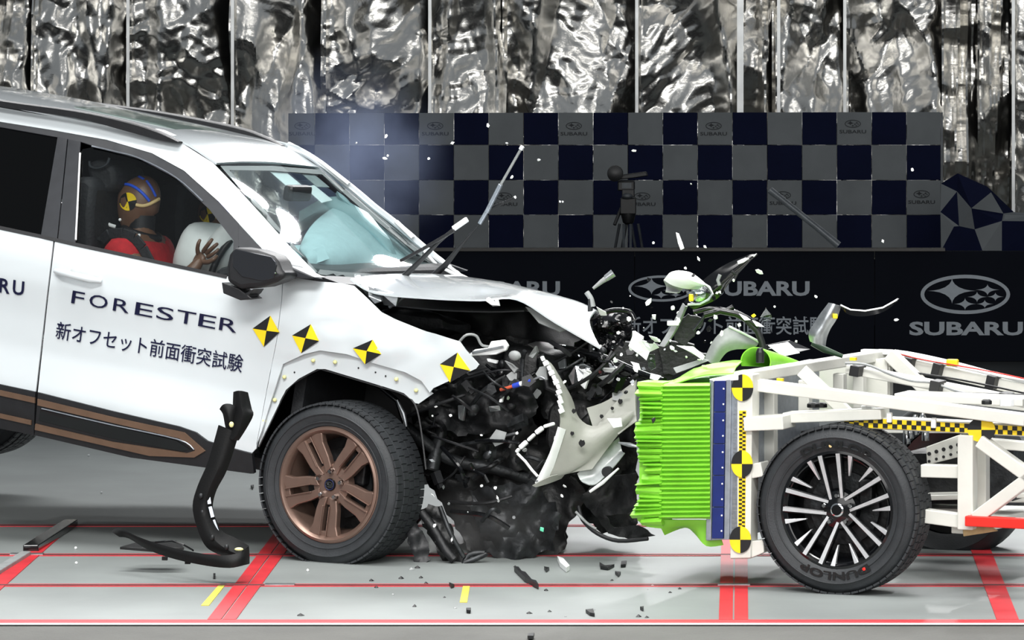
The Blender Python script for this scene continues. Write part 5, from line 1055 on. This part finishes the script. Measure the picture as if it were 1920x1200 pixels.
# long dark grille strip with pale tip
gf = Frame(P(1350, 530, YF+.15)); gs = thing('grille_strip', gf, 'long black grille strip with bright tip pointing up to the right', 'car part')
npatch([[(1282, 566, 0), (1292, 575, -.02), (1302, 580, 0)], [(1322, 522, .0), (1335, 545, -.04), (1345, 560, 0)], [(1362, 495, 0), (1368, 515, -.04), (1366, 533, 0)], [(1398, 480, 0), (1400, 490, -.02), (1394, 503, 0)], [(1418, 475, 0), (1421, 478, 0), (1412, 483, 0)]], 'strip', 'black_gloss', gf, gs, .008, YF+.15)
m = MB(); m.prism([gf.w2l(P(x, y, YF+.11)) for x, y in ((1382, 490), (1398, 483), (1405, 485), (1395, 492), (1384, 496))], (0, .01, 0)); m.prism([gf.w2l(P(x, y, YF+.11)) for x, y in ((1408, 479), (1419, 476), (1414, 482))], (0, .01, 0)); m.build('bright_edge', 'white', gs, bevel=.002)
m = MB(); m.tube([gf.w2l(P(x, y, YF+.08)) for x, y in ((1350, 515), (1346, 525), (1349, 535))], .008, 7); m.build('clip', 'greyp', gs, smooth=50)
m = MB(); m.tube([gf.w2l(P(x, y, YF+.1)) for x, y in ((1372, 508), (1380, 515), (1376, 525), (1384, 508))], .006, 6); m.build('clip', 'black', gs, smooth=50)
lf = Frame(P(1260, 605, YF+.2)); ls = thing('grey_strip', lf, 'grey plastic strip standing up below the flying headlamp', 'car part')
npatch([[(1236, 648, 0), (1246, 650, -.02), (1254, 644, 0)], [(1258, 612, 0), (1266, 618, -.02), (1272, 614, 0)], [(1280, 568, 0), (1285, 574, -.02), (1290, 574, 0)]], 'strip', 'greyp', lf, ls, .006, YF+.2)
m = MB(); m.box(lf.w2l(P(1262, 606, YF+.16)), (.05, .02, .02)); m.build('clip', 'white', ls, bevel=.004)
plate(jag([(1262, 605), (1290, 590), (1320, 600), (1305, 625), (1285, 648), (1262, 640)], 3, 8, 21), YF+.25, .03, 'wreck', 'torn_duct', 'dark torn duct piece beneath the flying headlamp', 'car part')
plate([(1190, 620), (1208, 632), (1203, 638), (1228, 643), (1236, 652), (1218, 660), (1212, 676), (1203, 668), (1192, 660), (1178, 649)], YF, .012, 'white', 'body_fragment', 'white jagged body fragment above the left end of the green block', 'debris', (0, .03, 0, -.02, 0, .02, 0, 0, -.03, 0))
pf = Frame(P(1370, 640, YF+.1)); pp = thing('metal_sheet', pf, 'grey bent metal sheet rising behind the curled green cover', 'sheet metal')
npatch([[(1322, 672, 0), (1332, 682, -.02), (1346, 684, 0)], [(1342, 634, .0), (1350, 650, -.03), (1362, 662, 0)], [(1368, 613, 0), (1374, 636, -.02), (1378, 655, 0)], [(1396, 628, .02), (1398, 642, 0), (1396, 654, .02)], [(1424, 641, .06), (1420, 648, .05), (1412, 653, .06)]], 'sheet', 'greyp', pf, pp, .004, YF+.1, .006)
m = MB(); m.tube([pf.w2l(P(x, y, YF+.09+d)) for x, y, d in ((1367, 612, 0), (1396, 626, .02), (1424, 641, .06))], .005, 6); m.build('bright_edge', 'white', pp, smooth=60)
sf = Frame(P(1548, 610, YF-.2)); sb = thing('silver_bracket', sf, 'silver bracket with yellow clip flying over the trolley', 'bracket')
npatch([[(1556, 568, .0), (1566, 570, -.02), (1577, 574, 0)], [(1540, 588, 0), (1554, 590, -.03), (1568, 594, 0)], [(1530, 606, 0), (1545, 610, -.03), (1556, 612, 0)], [(1520, 624, 0), (1535, 628, -.03), (1549, 632, 0)], [(1521, 641, 0), (1534, 646, -.02), (1546, 650, 0)]], 'bracket', 'steel', sf, sb, .006, YF-.2, .008)
m = MB(); m.box(sf.w2l(P(1566, 593, YF-.23)), (.02, .015, .02)); m.build('clip', 'yellow', sb, bevel=.004)
cfm = Frame(P(1630, 582, YF-.2)); cs_ = thing('trim_strip', cfm, 'black curved trim strip flying beside the silver bracket', 'car part')
npatch([[(1574, 571, 0), (1576, 577, 0)], [(1590, 580, -.02), (1592, 590, -.02)], [(1620, 582, -.02), (1622, 593, -.02)], [(1655, 576, 0), (1658, 584, 0)], [(1686, 560, .04), (1684, 564, .04)]], 'strip', 'black_gloss', cfm, cs_, .010, YF-.2)
m = MB(); m.tube([cfm.w2l(P(x, y, YF-.22)) for x, y in ((1576, 572), (1595, 581), (1622, 583), (1655, 577), (1682, 562))], .0035, 6); m.build('bright_edge', 'white', cs_, smooth=60)
def stick(pts, Y, r, mt, name, label, cat, group=None):
    m = MB(); p = [P(*q, Y) if len(q) == 2 else P(q[0], q[1], Y+q[2]) for q in pts]; m.tube(p, r, 8); return one(m, name, mt, p[0], label, cat, group, smooth=50)
stick([(1112, 541), (1128, 528), (1140, 520)], YF, [.006, .010, .013], 'greyp', 'plastic_rod', 'grey plastic rod flying above the folded bonnet tip', 'debris')
stick([(1136, 522), (1150, 512)], YF, [.014, .017], 'steel', 'socket_end', 'bright socket end above the folded bonnet tip', 'debris')
plate([(1267, 436), (1273, 438), (1280, 456), (1283, 466), (1276, 469), (1271, 456)], YF, .012, 'white', 'lens_sliver', 'white sliver high above the wreck, before the checkered backdrop', 'debris')
stick([(1443, 356), (1480, 385), (1530, 425), (1572, 460)], 25.0, [.018, .016, .016, .020], 'camera_grey', 'wiper_blade', 'long thin grey blade falling before the checkered backdrop', 'debris')
plate([(1440, 648), (1478, 642), (1500, 662), (1470, 668), (1455, 660)], YF+.2, .02, 'white', 'foam_slab', 'white slab lying behind the green cover roll', 'debris', (0, .1, .1, 0, 0))
stick([(1522, 644), (1545, 655), (1580, 668)], YF-.15, [.01, .014, .008], mat('dark_green_wire', '1c3a22', .5), 'green_strip', 'thin dark green strip dropping onto the trolley', 'debris')
plate([(1428, 648), (1480, 638), (1520, 655), (1490, 662), (1470, 652), (1440, 655)], YF+.3, .01, 'black_gloss', 'torn_trim', 'black torn trim lying behind the green cover roll', 'debris', (0, .1, .1, 0, 0, 0))
plate([(1425, 595), (1436, 577), (1446, 590), (1448, 598), (1432, 602)], YF, .02, 'clear', 'lens_piece', 'clear lens piece right of the flying headlamp', 'debris', (0, .03, 0, .02, 0))
for i, (pts, mt, r, lab) in enumerate((([(1300, 585), (1330, 578), (1362, 582), (1375, 575)], 'black_gloss', .011, 'upper black wire hose below the flying headlamp'), ([(1320, 590), (1350, 582), (1380, 588), (1400, 598), (1422, 612)], 'black_gloss', .016, 'thick black hose running right below the flying headlamp'), ([(1400, 600), (1420, 620), (1428, 640), (1432, 660)], 'black', .014, 'black hose hanging down right of the grey bent sheet'), ([(1300, 620), (1312, 605), (1322, 590)], 'wreck2', .007, 'short dim rod below the flying headlamp'))): stick(pts, YF+.1, r, mt, 'torn_hose', lab, 'hose')
for i, (poly, mt, lab) in enumerate((([(1338, 590), (1345, 592), (1346, 598), (1338, 597)], 'white', 'small white chip under the black hoses'), ([(1385, 588), (1400, 594), (1408, 600), (1396, 601)], 'white', 'white chip on the thick black hose'), ([(1410, 600), (1424, 606), (1433, 613), (1418, 612)], 'white', 'white chip at the right end of the black hose'), ([(1408, 592), (1414, 588), (1418, 592), (1412, 596)], 'yellow', 'small yellow chip above the black hose'), ([(1222, 590), (1230, 590), (1229, 600), (1223, 598)], 'white', 'white chip before the grey lettering'), ([(1118, 575), (1136, 585), (1138, 592), (1126, 592)], 'white', 'white chip above the black torn duct'), ([(1216, 665), (1228, 664), (1230, 690), (1220, 695), (1214, 688)], 'clear', 'pale clear lens chip above the green block'), ([(1182, 678), (1198, 682), (1202, 695), (1192, 692)], 'white', 'white ring shaped chip left of the clear lens chip'), ([(1268, 648), (1300, 650), (1322, 668), (1318, 676), (1296, 660)], 'white', 'pale bent bracket before the grey bent sheet'), ([(1262, 690), (1320, 672), (1330, 676), (1290, 692), (1268, 700)], 'greyp', 'grey flat strip resting on the green cover'), ([(1220, 700), (1240, 705), (1232, 715), (1218, 710)], 'white', 'white chip at the top corner of the green block'), ([(1216, 629), (1232, 633), (1238, 642), (1226, 641)], 'white', 'thin white chip left of the grey strip'))): plate(poly, YF-.02*(i % 3), .012, mt, 'plastic_chip', lab, 'debris', [.02*math.sin(7*j+i) for j in range(len(poly))])
# dark ragged mass behind the flying parts: inner panels still tied together
for poly, dy, lab in ((jag([(1130, 690), (1160, 650), (1200, 640), (1240, 650), (1270, 690), (1250, 715), (1200, 710)], 5, 9, 31), .35, 'black torn inner panel above the green block'), (jag([(1236, 650), (1262, 640), (1300, 650), (1330, 672), (1270, 700), (1245, 705)], 4, 9, 32), .3, 'black torn inner panel behind the pale bent bracket')): plate(poly, YF+dy, .06, 'wreck', 'inner_panel', lab, 'car part')
# small shards of one kind share a group
def shard(Y, x, y, s, mt, r, name, label, group):
    n = r.choice((4, 5, 6)); c = P(x, y, Y); R_ = Matrix.Rotation(r.uniform(0, 6.3), 3, 'Y') @ Matrix.Rotation(r.uniform(-1, 1), 3, 'X'); L_ = r.uniform(.5, 1.8)
    q = [R_ @ Vector((s*L_*math.cos(a)*r.uniform(.5, 1), r.uniform(-.2, .2)*s, s*math.sin(a)*r.uniform(.5, 1))) for a in sorted(r.uniform(0, 6.28) for _ in range(n))]
    q = [R_ @ Vector((s*L_*math.cos(6.28*i/n)*r.uniform(.6, 1), 0, s*math.sin(6.28*i/n)*r.uniform(.6, 1))) for i in range(n)]
    m = MB(); m.prism([c+p for p in q], R_ @ Vector((0, s*r.uniform(.15, .4), 0))); return one(m, name, mt, c, label, 'debris', group)
r_ = random.Random(11)
def near(x, y): return 'before the dark barrier lettering' if y < 570 else 'above the folded bonnet tip' if x < 1180 else 'just above the green block' if x < 1330 else 'above the curled green cover'
for k in range(52):
    x = r_.triangular(1100, 1460, 1270); y = r_.triangular(500, 700, 640); c = 'white' if k % 3 != 0 else 'black'
    shard(20.5+r_.uniform(-.3, .5), x, y, r_.uniform(.005, .014), 'white' if c == 'white' else 'black_gloss', r_, 'plastic_shard', f'small {c} plastic shard flying {near(x, y)}', f'{c} shards {near(x, y)}')
for k in range(30):
    shard(20.45+r_.uniform(-.2, .2), r_.uniform(1035, 1250), r_.uniform(615, 722), r_.uniform(.004, .013), r_.choice(('white', 'steel', 'white', 'clear')), r_, 'bright_shard', 'small bright shard flying between the bonnet tip and the green block', 'bright shards at the bonnet tip')
for x, y in ((668, 268), (721, 297), (727, 292), (804, 297), (960, 332), (966, 370), (1050, 378), (1055, 378), (1010, 300), (724, 255), (1188, 283), (950, 268), (1308, 462), (1322, 462), (1310, 486), (1453, 575), (1530, 556), (1493, 640), (1680, 600), (1655, 452), (1296, 345), (1711, 318), (1225, 455), (1285, 503), (848, 268), (915, 235), (200, 124), (202, 123)):
    shard(21.2 if x < 1100 else 20.6, x, y, .008, 'white', r_, 'plastic_fleck', 'tiny white fleck drifting before the backdrop', 'white flecks before the backdrop')
for k in range(26):
    x = r_.uniform(800, 1060); y = r_.uniform(680, 1020); p = A(x, y, .12); shard(cf.l2w(p).y, x, y, r_.uniform(.005, .012), r_.choice(('white', 'greyp', 'steel', 'white')), r_, 'grey_shard', 'small pale shard in front of the dark crushed car front', 'pale shards before the wreck')
plate([(1221, 786), (1228, 782), (1229, 788), (1224, 795)], 19.6, .008, 'blk', 'black_chip', 'black chip in front of the green block folds', 'debris')
plate([(1138, 785), (1165, 784), (1167, 800), (1150, 803)], cf.l2w(A(1150, 790, .2)).y, .008, 'white', 'white_chip', 'square white chip before the torn bumper cover', 'debris')
plate([(1013, 988), (1020, 990), (1019, 998), (1012, 995)], cf.l2w(A(1015, 992, .1)).y, .006, mat('green_lens', '5fc7a0', .3), 'green_chip', 'tiny green chip before the dark wreck', 'debris')
# pieces on or just above the floor
def fpiece(poly, mt, label, name='floor_shard', th=.012, h=0.0):
    pts = [G(x, y)+Vector((0, 0, h+.002)) for x, y in poly]; m = MB(); m.prism(pts, (0, 0, th)); c = sum(pts, Vector())/len(pts); return one(m, name, mt, c, label, 'debris')
fpiece([(964, 1072), (972, 1072), (978, 1080), (985, 1082), (997, 1096), (1005, 1098), (1010, 1106), (998, 1100), (984, 1092), (974, 1082)], 'black', 'long black shard on the floor below the wreck', th=.02)
fpiece([(1045, 1052), (1056, 1056), (1068, 1070), (1062, 1074), (1050, 1064)], 'white', 'white shard on the floor left of the green block', th=.02)
for (poly, lab) in (([(1124, 1060), (1134, 1066), (1152, 1064), (1140, 1070), (1126, 1068)], 'bent black shard on the floor beneath the torn hose'), ([(1165, 1058), (1175, 1057), (1173, 1064), (1164, 1065)], 'square dark shard on the floor left of the green block'), ([(1153, 1077), (1164, 1078), (1160, 1083)], 'triangular dark shard on the floor left of the green block'), ([(1098, 1149), (1112, 1148), (1115, 1157), (1106, 1155)], 'black chip with pale edge near the red edge line'), ([(874, 1146), (883, 1146), (882, 1151), (875, 1150)], 'round black crumb near the red edge line'), ([(990, 1194), (1002, 1193), (1000, 1199), (989, 1199)], 'black chip on the grey apron in front'), ([(842, 1098), (852, 1102), (846, 1104)], 'black crumb on the groove below the wreck'), ([(1020, 1068), (1030, 1070), (1024, 1074)], 'small dark crumb beside the white floor shard'), ([(400, 1081), (404, 1081), (404, 1086), (400, 1086)], 'dark crumb on the floor below the front lip'), ([(470, 915), (476, 914), (474, 919)], 'dark crumb on the floor left of the bronze wheel'), ([(1200, 1144), (1207, 1143), (1206, 1147)], 'dark crumb left of the wide red line')): fpiece(poly, 'blk', lab, 'floor_crumb')
r_ = random.Random(3)
for k in range(26):
    x = r_.uniform(560, 1300); y = r_.uniform(1062, 1160); c = G(x, y); m = MB(); s_ = r_.uniform(.005, .014); m.add([c+Vector((s_*math.cos(a)*r_.uniform(.6, 1.3), s_*math.sin(a)*1.2, .001)) for a in (0, 1.3, 2.6, 4, 5.2)]+[c+Vector((0, 0, s_*.8))], [(0, 1, 5), (1, 2, 5), (2, 3, 5), (3, 4, 5), (4, 0, 5), (4, 3, 2, 1, 0)])
    one(m, 'floor_crumb', 'blk' if k % 4 else 'greyp', c, 'tiny dark crumb scattered on the pale floor', 'debris', 'crumbs scattered on the floor')
for x, y in ((577, 1072), (190, 926), (142, 1030), (143, 1058), (166, 856)):
    c = G(x, y); m = MB(); m.ball(c+Vector((0, 0, .006)), .006, 8, 5); one(m, 'white_crumb', 'white', c, 'tiny white crumb on the floor left of the wreck', 'debris', 'white crumbs on the floor')
# ---------------------------------------------------------------- smoke and dust
def puff(name, c, r, dens, col, scale, label, aniso=.0, seed=0):
    m = MB(); m.ball((0, 0, 0), r, 24, 16); mt = bpy.data.materials.new(name); mt.use_nodes = True; nt = mt.node_tree; nt.nodes.clear()
    o = nt.nodes.new('ShaderNodeOutputMaterial'); v = nt.nodes.new('ShaderNodeVolumePrincipled'); v.inputs['Color'].default_value = (*col, 1); v.inputs['Anisotropy'].default_value = aniso
    tc = nt.nodes.new('ShaderNodeTexCoord'); mp_ = nt.nodes.new('ShaderNodeMapping'); mp_.inputs['Scale'].default_value = (1/r[0], 1/r[1], 1/r[2]); ln = nt.nodes.new('ShaderNodeVectorMath'); ln.operation = 'LENGTH'
    n = nt.nodes.new('ShaderNodeTexNoise'); n.inputs['Scale'].default_value = scale; n.inputs['Detail'].default_value = 4
    mr = nt.nodes.new('ShaderNodeMapRange'); mr.inputs[1].default_value = .0; mr.inputs[2].default_value = 1; mr.inputs[3].default_value = 1; mr.inputs[4].default_value = 0
    m2 = nt.nodes.new('ShaderNodeMapRange'); m2.inputs[1].default_value = .36; m2.inputs[2].default_value = .68; m2.inputs[3].default_value = .1; m2.inputs[4].default_value = 1
    a = nt.nodes.new('ShaderNodeMath'); a.operation = 'MULTIPLY'; b = nt.nodes.new('ShaderNodeMath'); b.operation = 'MULTIPLY'; b.inputs[1].default_value = dens
    L = nt.links.new; L(tc.outputs['Object'], mp_.inputs[0]); L(mp_.outputs[0], ln.inputs[0]); L(ln.outputs['Value'], mr.inputs[0]); L(tc.outputs['Object'], n.inputs['Vector']); L(n.outputs['Fac'], m2.inputs[0])
    pw = nt.nodes.new('ShaderNodeMath'); pw.operation = 'POWER'; pw.inputs[1].default_value = 2.0; L(mr.outputs[0], pw.inputs[0]); L(pw.outputs[0], a.inputs[0]); L(m2.outputs[0], a.inputs[1]); L(a.outputs[0], b.inputs[0]); L(b.outputs[0], v.inputs['Density']); L(v.outputs[0], o.inputs['Volume'])
    ob = m.build(name, mt, None, smooth=80); ob.location = c; ob['kind'] = 'stuff'; ob['label'] = label; ob['category'] = 'smoke'; return ob
puff('smoke', P(655, 305, 23.6), (.56, .45, .60), 4.0, (.55, .66, 1.0), 4, 'thin bluish smoke drifting up behind the windscreen top')
puff('dust', cf.l2w(A(930, 985, .45)), (.42, .40, .26), 3.5, (.55, .55, .55), 6, 'grey dust hanging low around the crushed car front')
